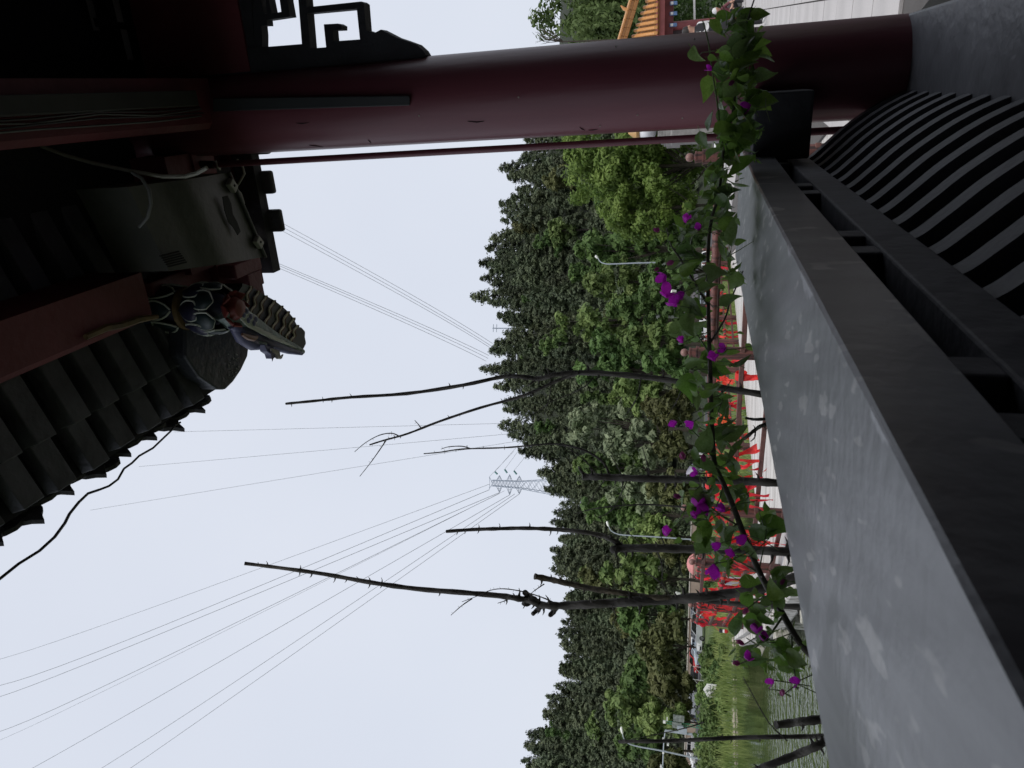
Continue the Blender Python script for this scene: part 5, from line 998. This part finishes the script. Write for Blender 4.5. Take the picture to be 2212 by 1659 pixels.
# camera gantry
Y = 68; e = empty('camera_gantry', on_y(1500, 1590, Y), 'grey steel camera gantry with two posts and a cross arm beside the leaning lamp', 'gantry')
m = MB(); q_ = on_y(1436, 1578, Y); m.tube([np.array([q_[0], Y, .2]), q_], [.13, .11], 8); m.build('post', M_steel, e, True)
m = MB(); m.tube([on_y(1437, 1579, Y), on_y(1434, 1606, Y), on_y(1430, 1700, Y)], .06, 8); m.build('cross_arm', M_steel, e, True)
m = MB(); m.box(on_y(1475, 1578, Y), (.5, .4, .75)); m.build('control_box', M_steel, e, bevel=.02); m = MB(); m.box(on_y(1470, 1572, Y), (.35, .3, .55)); m.build('control_box', M_steel, e, bevel=.02)
for x, y in ((1433, 1596), (1443, 1608), (1433, 1625), (1428, 1655)): m = MB(); m.box(on_y(x, y, Y - .1), (.14, .35, .17)); m.build('camera_unit', M_white, e, bevel=.02)
# green mast with panels
Y = 90; e = empty('green_mast', on_y(1505, 1570, Y), 'green lattice mast with grey panels beside the camera gantry', 'mast'); b = on_y(1437, 1560, Y)
m = MB()
for dx in (-.15, .15): m.tube([(b[0] + dx, Y, .2), (b[0] + dx, Y, b[2])], .04, 5)
for k in range(12): z = .4 + k * (b[2] - .5) / 12; m.tube([(b[0] - .15, Y, z), (b[0] + .15, Y, z + .4)], .03, 4)
m.build('mast', M_green2, e)
for ix, iy, sx_, sz_ in ((1466, 1552, .8, 1.3), (1462, 1567, .7, 1.1)): m = MB(); m.box(on_y(ix, iy, Y - .3), (sx_, .1, sz_)); m.build('panel', MAT('grey mesh panel', (.16, .18, .17), .7, scale=3, var=.5), e)
m = MB(); m.box(on_y(1435, 1559, Y), (.3, .3, .3)); m.build('head', M_white, e)
m = MB(); m.box(on_y(1441, 1553, Y), (.5, .1, .1)); m.build('side_arm', M_white, e)
# ================================================================== white house shaped sign on the bank
Y = 47; c = on_y(1535, 1492, Y); sg = empty('bank_sign', (c[0], Y, .15), 'small white house shaped sign board on the grassy bank', 'sign')
m = MB(); pl = [(-.40, -.30), (.42, -.34), (.40, .22), (0, .44), (-.42, .18)]; m.prism([(c[0] + x, Y, c[2] + z) for x, z in pl], (0, .05, 0)); bd = m.build('board', M_wht, sg)
m = MB(); m.lathe([(.13, -.004), (.13, .004), (.10, .006), (.10, -.006)], (c[0] - .22, Y - .008, c[2] - .12), 16, (0, 1, 0)); m.build('round_mark', M_ink, bd)
m = MB()
for x, z, l, a in [(-.02, .0, .16, 0), (.02, .06, .14, 1.5), (.12, .02, .16, .1), (.16, .08, .16, 1.5), (.28, .0, .14, 0), (.3, .07, .12, 1.4), (.02, -.16, .14, .1), (.06, -.1, .13, 1.5), (.2, -.15, .18, .2), (.3, -.18, .12, 1.2)]: m.beam((c[0] + x - l / 2 * math.cos(a), Y - .006, c[2] + z - l / 2 * math.sin(a)), (c[0] + x + l / 2 * math.cos(a), Y - .006, c[2] + z + l / 2 * math.sin(a)), .01, .028)
m.build('lettering', M_ink, bd); m = MB(); m.tube([(c[0], Y + .06, .1), (c[0], Y + .06, c[2])], .03, 6); m.build('stake', M_bark, sg)
# guard rail posts and wire by the road
for i, (ix, iy) in enumerate(((1498, 1395), (1500, 1415), (1497, 1468), (1497, 1440))):
    p = on_y(ix, iy, 92); m = MB(); m.tube([(p[0], 92, .2), (p[0] + .06, 92, p[2])], .035, 6); m.tube([(p[0] + .05, 92, p[2] - .1), (p[0] - .9, 91.4, .3)], .015, 4); tag(m.build('guy_post', M_wht, None, True), 'thin pale post with a guy wire in the grass before the road', 'post', 'guyed posts before the road')
p = on_y(1528, 1432, 62); m = MB(); m.box(p, (.55, .3, .35), .4); tag(m.build('blue_tarp', MAT('blue plastic', (.04, .22, .55), .4), None, bevel=.08), 'bright blue plastic bundle lying in the bank grass', 'bundle')
# ================================================================== shelter, umbrellas
Y = 92; a = on_y(1500, 636, Y); sh = empty('shelter', (a[0], Y, .2), 'small grey roofed shelter with red posts behind the main vine stem', 'shelter')
z0 = on_y(1507, 636, Y)[2]; z1 = on_y(1492, 640, Y)[2]; m = MB(); m.hexa([(a[0] - 2.0, Y - 1.2, z0), (a[0] + 3.0, Y - 1.2, z0), (a[0] + 3.0, Y + 2, z0), (a[0] - 2.0, Y + 2, z0), (a[0] - 1.3, Y - .2, z1), (a[0] + 2.6, Y - .2, z1), (a[0] + 2.6, Y + 1, z1), (a[0] - 1.3, Y + 1, z1)]); m.build('roof', MAT('grey roof', (.13, .12, .13), .7), sh)
m = MB(); m.beam((a[0] - 1.4, Y - .2, z1 + .03), (a[0] + 2.7, Y - .2, z1 + .03), .25, .1); m.build('ridge', M_wht, sh)
for dx in (-1.7, 2.7): m = MB(); m.tube([(a[0] + dx, Y - .9, .2), (a[0] + dx, Y - .9, z0)], .1, 8); m.build('post', M_redp, sh)
M_pink = MAT('pink canopy', (.62, .26, .25), .6, var=.08, transl=.2); M_lav = MAT('lavender canopy', (.52, .50, .60), .6, var=.08, transl=.2)
for ix, iy, Y, R, h, mt, words in ((1490, 1218, 60, .85, .48, M_pink, 'pink sun umbrella behind the bridge fence'), (1491, 1030, 86, 1.8, 1.1, M_lav, 'lavender sun umbrella behind the stump of the topped cane')):
    p = on_y(ix, iy, Y); e = empty('sun_umbrella', (p[0], Y, .2), words, 'umbrella')
    m = MB(); prof = [(.02, .0), (R * .35, -.10 * h), (R * .7, -.42 * h), (R, -h), (R * .98, -h - .12), (R * .93, -h - .1), (R * .65, -.5 * h), (.02, -.1)]; m.lathe(prof, (p[0], Y, p[2] + h * .5), 10); m.build('canopy', mt, e)
    m = MB(); m.tube([(p[0], Y, .2), (p[0], Y, p[2] + h * .45)], .04, 6); m.build('pole', M_steel, e)
# ================================================================== stone gate pillars beside the column
M_stone = MAT('grey granite', (.20, .195, .19), .8, scale=12, var=.2, bump=.3); M_gold = MAT('gilded finial', (.40, .24, .09), .5)
Y = 11; p = on_y(1365, 285, Y); c = on_y(1450, 282, Y); x0 = float(c[0]); gp = empty('gate_pillar', (x0, Y, 1.05), 'grey stone gate pillar with a globe and gilded finial, half hidden by the column', 'pillar')
zt = on_y(1425, 285, Y)[2]; zg0 = on_y(1418, 285, Y)[2]; zg1 = on_y(1380, 285, Y)[2]; zf = on_y(1357, 285, Y)[2]; r = (zg1 - zg0) / 2
m = MB(); m.box((x0, Y, (zt - .3 + 1.0) / 2), (.34, .34, zt - .3 - 1.0)); m.build('shaft', M_stone, gp, bevel=.015)
for k, (w_, z0, z1) in enumerate(((.40, zt - .30, zt - .10), (.36, zt - .10, zt - .06), (.31, zt - .06, zt - .02), (.26, zt - .02, zt + .02))): m = MB(); m.box((x0, Y, (z0 + z1) / 2), (w_, w_, z1 - z0)); m.build('cap_step', M_stone, gp, bevel=.006)
m = MB(); m.lathe([(.001 + r * math.sin(PI * i / 12), -r * math.cos(PI * i / 12)) for i in range(13)], (x0, Y, (zg0 + zg1) / 2), 20); m.build('globe', MAT('white globe', (.50, .51, .54), .4), gp, True)
m = MB(); m.lathe([(.06, zg1 - .02), (.10, zg1 + .03), (.07, zg1 + .09), (.012, zf)], (x0, Y, 0), 12); m.build('finial', M_gold, gp, True)
p2 = on_y(1450, 302, 10); z2 = on_y(1449, 302, 10)[2]; m = MB(); m.box((p2[0] + .05, 10, (z2 + 1.0) / 2), (.20, .2, z2 - 1.0)); tag(m.build('stone_post', M_stone, None, bevel=.02), 'low grey stone post behind the conduit pipe', 'post')
# ================================================================== yellow roofed pavilion at the plaza
M_glaze = MAT('yellow glazed tile', (.42, .19, .055), .35, scale=14, col2=(.58, .29, .10), spec=.5); M_glaz2 = MAT('ochre ridge tile', (.30, .135, .04), .45, scale=18, col2=(.40, .19, .06)); M_fasc = MAT('pink red fascia', (.26, .07, .065), .6, var=.2); M_bluek = MAT('blue bracket paint', (.13, .24, .45), .5, scale=20, var=.4); M_red2 = MAT('brick red paint', (.20, .045, .045), .5, var=.2)
YP = 27.; fp = empty('yellow_pavilion', (13.2, YP, 1.1), 'red pavilion with yellow glazed tile roof across the plaza', 'pavilion')
ze = 3.98; ridge0 = np.array([14.75, YP - 1.0, 4.42]); ridge1 = np.array([10.4, YP + 2.72, 6.35])
m = MB(); m.add([(10.4, YP - .95, ze - .04), (14.7, YP - .95, ze - .04), ridge1 - UP * .3, (10.4, YP + 2.6, ridge1[2] - .32)], [(0, 1, 2, 3)]); m.add([(14.7, YP - .95, ze + .05), (14.9, YP + 6, ze + .05), ridge1 + np.array([0, 1, -.1]), ridge1 - UP * .3, (14.75, YP - .9, 4.05)], [(0, 1, 2, 3, 4)]); m.build('roof_deck', M_glaz2, fp)
def rz_(y): return ze + .05 + (y - (YP - .95)) * (2.75 / 4.35)
for i in range(15):
    x = 14.62 - i * .178
    # the row runs up to the hip ridge
    yend = YP - .9 + (14.75 - x) * (4.4 / 5.15) - .05
    if yend - (YP - .95) < .15: yend = YP - .75
    pr = [(x + math.cos(a) * .058, rz_(YP - .98) + math.sin(a) * .058 + .03) for a in np.linspace(-.2, math.pi + .2, 9)]
    dv_ = np.array([0, yend - YP + .98, rz_(yend) - rz_(YP - .98)]); m = MB(); m.prism([(u, YP - .98, v) for u, v in pr], dv_); ro = m.build('tile_row', M_glaze, fp, True)
    m = MB(); m.lathe([(.064, 0), (.064, .03)], (x, YP - 1.0, rz_(YP - .98) + .045), 10, (0, 1, 0)); m.build('tile_end', M_glaze, ro)
    m = MB()
    nseg = max(2, int((yend - YP + .9) / .085))
    for k in range(nseg):
        u = k / nseg; b_ = np.array([x - .089, YP - .96, rz_(YP - .96) + .02]) + dv_ * u; m.hexa([b_ + np.array([dx, dy, dz]) for dz in (0, .016) for dx, dy in ((-.034, 0), (.034, 0), (.034, .05), (-.034, .05))])
    m.build('pan_tiles', M_glaz2, fp)
    m = MB(); m.prism([(x - .089 + u, YP - .985, rz_(YP - .97) + .02 + v) for u, v in [(-.06, .0), (0, -.07), (.06, .0), (.06, .02), (-.06, .02)]], (0, .02, 0)); m.build('drip_tile', M_fasc, fp)
for k, (hw, dz, mt) in enumerate(((.16, .06, M_glaz2), (.12, .20, M_glaz2), (.15, .29, M_glaze))):
    n_ = 16
    for j in range(n_):
        a = ridge0 + (ridge1 - ridge0) * (j / n_) + UP * (dz + .02); b = ridge0 + (ridge1 - ridge0) * ((j + .96) / n_) + UP * (dz + .02); m = MB(); m.beam(a, b, hw * 2, .13 if k < 2 else .07); m.build('ridge_tile', mt, fp, bevel=.012)
for u, h_ in ((.02, .34), (.2, .22)):
    a = ridge0 + (ridge1 - ridge0) * u + UP * .33; m = MB(); m.tube([a, a + np.array([.05, 0, h_ * .5]), a + np.array([.16, 0, h_])], [.07, .06, .02], 8); m.build('ridge_beast', M_glaze, fp, True)
m = MB(); m.beam((10.4, YP - .8, ze - .12), (14.7, YP - .8, ze - .12), .12, .2); m.build('fascia', M_fasc, fp)
m = MB(); m.beam((10.4, YP, ze - .28), (14.2, YP, ze - .28), .25, .42); m.build('architrave', M_red2, fp)
m = MB(); m.lathe([(.16, 1.1), (.15, ze - .4)], (13.22, YP, 0), 20); m.build('column', M_red2, fp, True)
for x in (13.25, 13.62, 13.95, 12.85): m = MB(); m.box((x, YP - .18, ze - .50), (.12, .3, .26)); o = m.build('bracket', M_bluek, fp, bevel=.02); m = MB(); m.box((x, YP - .36, ze - .45), (.09, .08, .1)); m.build('bracket_tip', M_wht, o, bevel=.02)
m = MB(); m.box((12.0, YP + .05, 2.5), (2.2, .08, 2.2)); m.build('closed_panel', MAT('dark maroon panel', (.035, .012, .014), .5), fp)
m = MB(); m.box((12.85, YP, 2.2), (.12, .14, 2.4)); m.build('door_frame', M_red2, fp)
for a, b in (((12.2, 3.0), (12.7, 3.0)), ((12.7, 3.0), (12.7, 2.75)), ((12.5, 2.75), (12.7, 2.75)), ((12.5, 2.75), (12.5, 2.45)), ((12.2, 2.45), (12.5, 2.45))): m = MB(); m.beam((a[0], YP - .01, a[1]), (b[0], YP - .01, b[1]), .03, .035, (0, 1, 0)); m.build('lattice_bar', M_trk, fp)
m = MB(); m.box((15.2, YP + .3, 1.35), (2.6, .5, .5)); tag(m.build('stone_ledge', M_stone, None, bevel=.02), 'low grey stone ledge right of the red pavilion column', 'ledge')
fp.rotation_euler = (0, 0, -.42)
# hedge and white rail behind, right of that pavilion
g_ = np.random.default_rng(44); P = g_.uniform((-3, -.6, 0), (3, .6, 3.2), (4200, 3)); hd = empty('hedge', (16.2, YP + 5, 1.1), 'dark clipped hedge behind the yellow roofed pavilion', 'hedge'); o = link('foliage', leafmesh('foliage', P, g_.normal(size=P.shape) + [0, -.4, .4], g_.uniform(.09, .16, len(P)), (M_mid,))); o.parent = hd
rw = empty('white_railing', (15.5, YP + 3.4, 1.1), 'thin white railing in front of the dark hedge', 'railing')
m = MB(); m.beam((13.4, YP + 3.4, 2.7), (17.5, YP + 3.4, 2.9), .06, .08); m.build('top_rail', M_wht, rw)
for x in (14.6, 16.0): m = MB(); m.beam((x, YP + 3.4, 1.1), (x, YP + 3.4, 2.75), .06, .06, (0, 1, 0)); m.build('post', M_wht, rw)
# ================================================================== people
M_skin = MAT('skin', (.42, .24, .17), .55, var=.06); M_hair = MAT('dark hair', (.02, .016, .014), .6); M_bk = MAT('black cloth', (.014, .014, .017), .8); M_wc = MAT('white cloth', (.62, .62, .62), .8); M_mar = MAT('maroon cloth', (.12, .035, .045), .8); M_den = MAT('blue grey cloth', (.09, .12, .19), .8); M_grc = MAT('grey cloth', (.25, .25, .26), .8)
def person(loc, rz, H, joints, rad, edges, mats, assign, label, hat=None, hair=True):
    """joints in fractions of the height; skin modifier grown into one continuous surface"""
    names = list(joints); me = bpy.data.meshes.new('person_body'); me.from_pydata([tuple(c * H for c in joints[n]) for n in names], [(names.index(a), names.index(b)) for a, b in edges], []); me.update()
    tmp = bpy.data.objects.new('tmp', me); COL.objects.link(tmp); tmp.modifiers.new('skin', 'SKIN'); sv = me.skin_vertices[0].data
    for i, n in enumerate(names): r = rad[n] * H; sv[i].radius = (r[0], r[1]) if hasattr(r, '__len__') else (r, r); sv[i].use_root = (n == 'pelvis')
    ss = tmp.modifiers.new('sub', 'SUBSURF'); ss.levels = 2; ss.render_levels = 2
    dg_ = bpy.context.evaluated_depsgraph_get(); ev = bpy.data.meshes.new_from_object(tmp.evaluated_get(dg_)); bpy.data.objects.remove(tmp, do_unlink=True)
    root = empty('person', loc, label, 'person'); root.rotation_euler = (0, 0, rz)
    ev.materials.clear()
    for mt in mats: ev.materials.append(mt)
    for p in ev.polygons: c = p.center / H; p.material_index = assign(c); p.use_smooth = True
    o = bpy.data.objects.new('body', ev); COL.objects.link(o); o.parent = root
    hc = np.array(joints['head']) * H
    m = MB(); m.lathe([(.002, .075 * H), (.045 * H, .06 * H), (.060 * H, .02 * H), (.055 * H, -.01 * H)], hc + np.array([0, .012 * H, .012 * H]), 12); h = m.build('hat' if hat else 'hair', hat or M_hair, None, True); h.parent = root
    m = MB(); m.lathe([(.002, .03 * H), (.011 * H, .0), (.002, -.012 * H)], hc + np.array([0, -.058 * H, -.005 * H]), 6); n_ = m.build('nose', M_skin, None, True); n_.parent = root
    return root
ED = [('pelvis', 'belly'), ('belly', 'chest'), ('chest', 'neck'), ('neck', 'head'), ('head', 'crown'), ('chest', 'shL'), ('shL', 'elL'), ('elL', 'haL'), ('haL', 'fiL'), ('chest', 'shR'), ('shR', 'elR'), ('elR', 'haR'), ('haR', 'fiR'), ('pelvis', 'hiL'), ('hiL', 'knL'), ('knL', 'anL'), ('anL', 'toL'), ('pelvis', 'hiR'), ('hiR', 'knR'), ('knR', 'anR'), ('anR', 'toR')]
RD = {k: np.array(v) for k, v in dict(pelvis=(.085, .06), belly=(.08, .055), chest=(.095, .06), neck=(.032, .032), head=(.056, .062), crown=(.035, .04), shL=(.042, .042), elL=(.03, .03), haL=(.022, .02), fiL=(.014, .022), shR=(.042, .042), elR=(.03, .03), haR=(.022, .02), fiR=(.014, .022), hiL=(.06, .06), knL=(.042, .042), anL=(.028, .03), toL=(.026, .02), hiR=(.06, .06), knR=(.042, .042), anR=(.028, .03), toR=(.026, .02)).items()}
stand = dict(pelvis=(0, 0, .53), belly=(0, .0, .62), chest=(0, 0, .76), neck=(0, 0, .85), head=(0, -.01, .925), crown=(0, -.005, .965), shL=(.105, 0, .80), elL=(.135, .01, .64), haL=(.13, -.04, .50), fiL=(.13, -.05, .44), shR=(-.105, 0, .80), elR=(-.135, .01, .64), haR=(-.13, -.04, .50), fiR=(-.13, -.05, .44), hiL=(.055, 0, .50), knL=(.065, -.015, .28), anL=(.065, .01, .045), toL=(.075, -.08, .022), hiR=(-.055, 0, .50), knR=(-.065, .02, .28), anR=(-.07, .05, .045), toR=(-.08, -.03, .022))
sit = dict(pelvis=(0, 0, .16), belly=(0, -.02, .26), chest=(0, -.07, .39), neck=(0, -.10, .47), head=(0, -.13, .54), crown=(0, -.135, .58), shL=(.105, -.07, .42), elL=(.13, -.16, .30), haL=(.06, -.25, .26), fiL=(.03, -.28, .25), shR=(-.105, -.07, .42), elR=(-.13, -.17, .30), haR=(-.06, -.26, .25), fiR=(-.02, -.29, .25), hiL=(.06, -.02, .14), knL=(.11, -.22, .24), anL=(.09, -.20, .045), toL=(.10, -.29, .022), hiR=(-.06, -.02, .14), knR=(-.11, -.22, .24), anR=(-.09, -.20, .045), toR=(-.10, -.29, .022))
def dress(top, leg, shoe, stripes=None, squat=False):
    def f(c):
        x, y, z = c
        if squat:
            if z < .04: return shoe
            if z > .475: return 0
            if y < -.21 and z > .22 and abs(x) < .10: return 0
            return top if z > .22 and y > -.2 or z > .3 else leg
        if z < .05: return shoe
        if z > .865: return 0
        if abs(x) > .115 and z < .53: return 0
        if z > .52:
            if stripes is not None and (abs(x) > .085 or .70 < z < .73): return stripes
            return top
        return leg
    return f
pp = on_z(1657, 52, 1.1); person((pp[0], pp[1], 1.105), .5, 1.74, stand, RD, ED, [M_skin, M_bk, M_bk, M_wc, M_wc], dress(1, 2, 3, 4), 'person in black clothes with white stripes and white shoes standing behind the column')
pp = on_z(1583, 32, 1.1); pp = np.array([13.0, 25.0, 1.1]); pq = on_y(1580, 30, 25.0); person((pq[0], 25.0, 1.105), .3, 1.68, sit, RD, ED, [M_skin, M_mar, M_bk, M_wc], dress(1, 2, 3, squat=True), 'person in maroon with a white cap crouching at the plaza pavilion', hat=M_wc)
for ix, Yd, H, mt, words in ((975, 104, 1.65, M_wc, 'person in white top standing among the parked cars'), (984, 104, 1.7, M_mar, 'person in dark red top standing among the parked cars'), (1002, 103, 1.7, M_den, 'person in blue grey standing beside the parked cars'), (1548, 100, 1.7, M_bk, 'person in black standing by the green mast'), (1556, 100, 1.6, M_grc, 'person in grey standing by the green mast')):
    p = on_y(1500, ix, Yd); person((p[0], Yd, .26), ix * .1, H, stand, RD, ED, [M_skin, mt, M_den, M_bk], dress(1, 2, 3), words)
# ================================================================== pylon on the ridge and the wires
M_pyl = MAT('pale pylon steel', (.30, .35, .42), .5, metal=.2, var=.15); M_ins = MAT('glass insulator', (.10, .25, .24), .3); M_wire = MAT('aluminium wire', (.34, .35, .38), .5)
Y = 330.; py = empty('pylon', on_y(1250, 1046, Y), 'pale lattice power pylon standing behind the wooded ridge', 'pylon')
zt = on_y(1058, 1043, Y); cx = float(zt[0]); zz = lambda ix: float(on_y(ix, 1046, Y)[2])
zb = float(hill_z(cx, Y)) - 1; ztop = zz(1058)
def half(z): return float(np.interp(z, [zb, zz(1180), zz(1124), zz(1062), ztop], [6.0, 2.9, 1.6, 1.25, 1.0]))
m = MB(); lev = [zb] + [zz(v) for v in (1200, 1180, 1165, 1150, 1138, 1124, 1117, 1110, 1103, 1096, 1089, 1082, 1075, 1068, 1062)]
for z0, z1 in zip(lev, lev[1:]):
    a, b = half(z0), half(z1)
    for sx_, sy_ in ((-1, -1), (1, -1), (1, 1), (-1, 1)): m.beam((cx + sx_ * a, Y + sy_ * a, z0), (cx + sx_ * b, Y + sy_ * b, z1), .26, .26, (0, 1, 0))
    for sy_ in (-1, 1): m.beam((cx - a, Y + sy_ * a, z0), (cx + b, Y + sy_ * b, z1), .14, .14, (0, 1, 0)); m.beam((cx + a, Y + sy_ * a, z0), (cx - b, Y + sy_ * b, z1), .14, .14, (0, 1, 0))
    for sx_ in (-1, 1): m.beam((cx + sx_ * a, Y - a, z0), (cx + sx_ * b, Y + b, z1), .14, .14, (1, 0, 0))
m.build('tower_body', M_pyl, py)
ARM = [(1079, 1027, 1064), (1101, 1025, 1069), (1122, 1028, 1067)]; tips = []
for ix, ir, il in ARM:
    for iy in (ir, il):
        t_ = on_y(ix, iy, Y); z = float(t_[2]); h_ = half(z); sg_ = 1 if t_[0] > cx else -1; m = MB()
        for sy_ in (-1, 1): m.beam((cx + sg_ * h_, Y + sy_ * h_, z + 1.2), t_, .18, .18); m.beam((cx + sg_ * h_, Y + sy_ * h_, z - .9), t_, .18, .18)
        for u in (.33, .66): q_ = np.array([cx + sg_ * h_, Y, z]) * (1 - u) + t_ * u; m.beam(q_ + [0, -h_ * (1 - u), 1.2 * (1 - u)], q_ + [0, h_ * (1 - u), -.9 * (1 - u)], .12, .12)
        m.build('cross_arm', M_pyl, py); tips.append(t_)
for iy in (1030, 1056): t_ = on_y(1057, iy, Y); m = MB(); m.beam((cx, Y, zz(1064)), t_, .2, .2); m.beam((cx, Y, ztop), t_, .16, .16); m.build('earth_peak', M_pyl, py)
for k, (a, b) in enumerate((((1077, 1027), (1069, 1019)), ((1098, 1025), (1090, 1014)), ((1119, 1028), (1110, 1017)))):
    A_, B2 = on_y(*a, Y), on_y(*b, Y); m = MB(); m.tube([A_ * .7 + B2 * .3, B2], .42, 8); m.build('insulator', M_ins, py, True)
def wire(a, ya, b, yb, w_px, label, sag=0):
    A_, B2 = on_y(a[0], a[1], ya), on_y(b[0], b[1], yb); n_ = 14; P = []
    for i in range(n_ + 1):
        u = i / n_; P.append(A_ * (1 - u) + B2 * u - UP * sag * 4 * u * (1 - u))
    R = [w_px * .36 / F * max(8, p[1]) for p in P]; m = MB(); m.tube(P, [min(R[0], r) if ya > yb else r for r in R], 4); tag(m.build('power_line', M_wire, None, True), label, 'wire', 'power lines across the sky')
LW = [((1057, 1046), (432, 1275), (-60, 1443)), ((1057, 1058), (432, 1319), (-60, 1500)), ((1079, 1064), (432, 1334), (-60, 1527)), ((1079, 1066), (432, 1383), (-60, 1605)), ((1090, 1060), (432, 1390), (-60, 1626)), ((1101, 1069), (432, 1454), (-60, 1730)), ((1112, 1067), (432, 1523), (60, 1730)), ((1122, 1067), (432, 1555), (140, 1740))]
for i, (a, c, b) in enumerate(LW):
    P0, P1, P2 = on_y(*a, Y), on_y(*c, 110), on_y(*b, 58)
    m = MB(); Q = smooth([P0, P1, P2], 8); wpx = (1.1, 1.5, 1.5, 1.5, .9, 1.5, 1.5, 1.5)[i]; m.tube(Q, [wpx * .36 / F * p[1] for p in Q], 4); tag(m.build('power_line', M_wire, None, True), ('topmost', 'second', 'third', 'fourth', 'faint fifth', 'sixth', 'seventh', 'lowest')[i] + ' of the power lines fanning out left of the pylon', 'wire', 'power lines left of the pylon')
for i, (a, b) in enumerate((((1057, 1030), (1110, 975)), ((1069, 1019), (1125, 955)), ((1090, 1014), (1130, 960)), ((1110, 1017), (1140, 980)))): wire(a, Y, b, 360, 1.0, ('top', 'second', 'third', 'lowest')[i] + ' of the short wires running right from the pylon', 0)
for i, (a, b) in enumerate((((555, 452), (1064, 742)), ((556, 461), (1062, 748)), ((556, 470), (1060, 752)), ((570, 556), (1056, 768)), ((570, 560), (1054, 774)), ((572, 566), (1050, 780)))): wire(b, 270, a, 90, 1.3, ('first', 'second', 'third', 'fourth', 'fifth', 'sixth')[i] + ' wire from the right descending from the eave to the ridge', 1.2)
for i, (a, b) in enumerate((((375, 933), (1110, 914)), ((300, 1008), (1115, 936)), ((195, 1102), (1135, 950)))): wire(b, 280, a, 80, .9, ('right', 'middle', 'left')[i] + ' of the three faint wires descending steeply to the ridge', 0)
for ix, iy, lbl in ((1064, 709, 'taller of the two utility poles on the ridge'), (1072, 744, 'shorter of the two utility poles on the ridge')):
    Yu = 268; p = on_y(ix, iy, Yu); zg = float(hill_z(p[0], Yu)); e = empty('utility_pole', (p[0], Yu, zg), lbl, 'pole'); m = MB(); m.tube([(p[0], Yu, zg - 1), p], .22, 6); m.build('pole', M_pyl, e)
    for dz in ((.3, 1.6) if ix < 1070 else (.4,)): m = MB(); m.beam(p - UP * dz + [-1.5, 0, 0], p - UP * dz + [1.5, 0, 0], .2, .2); m.build('cross_arm', M_pyl, e)
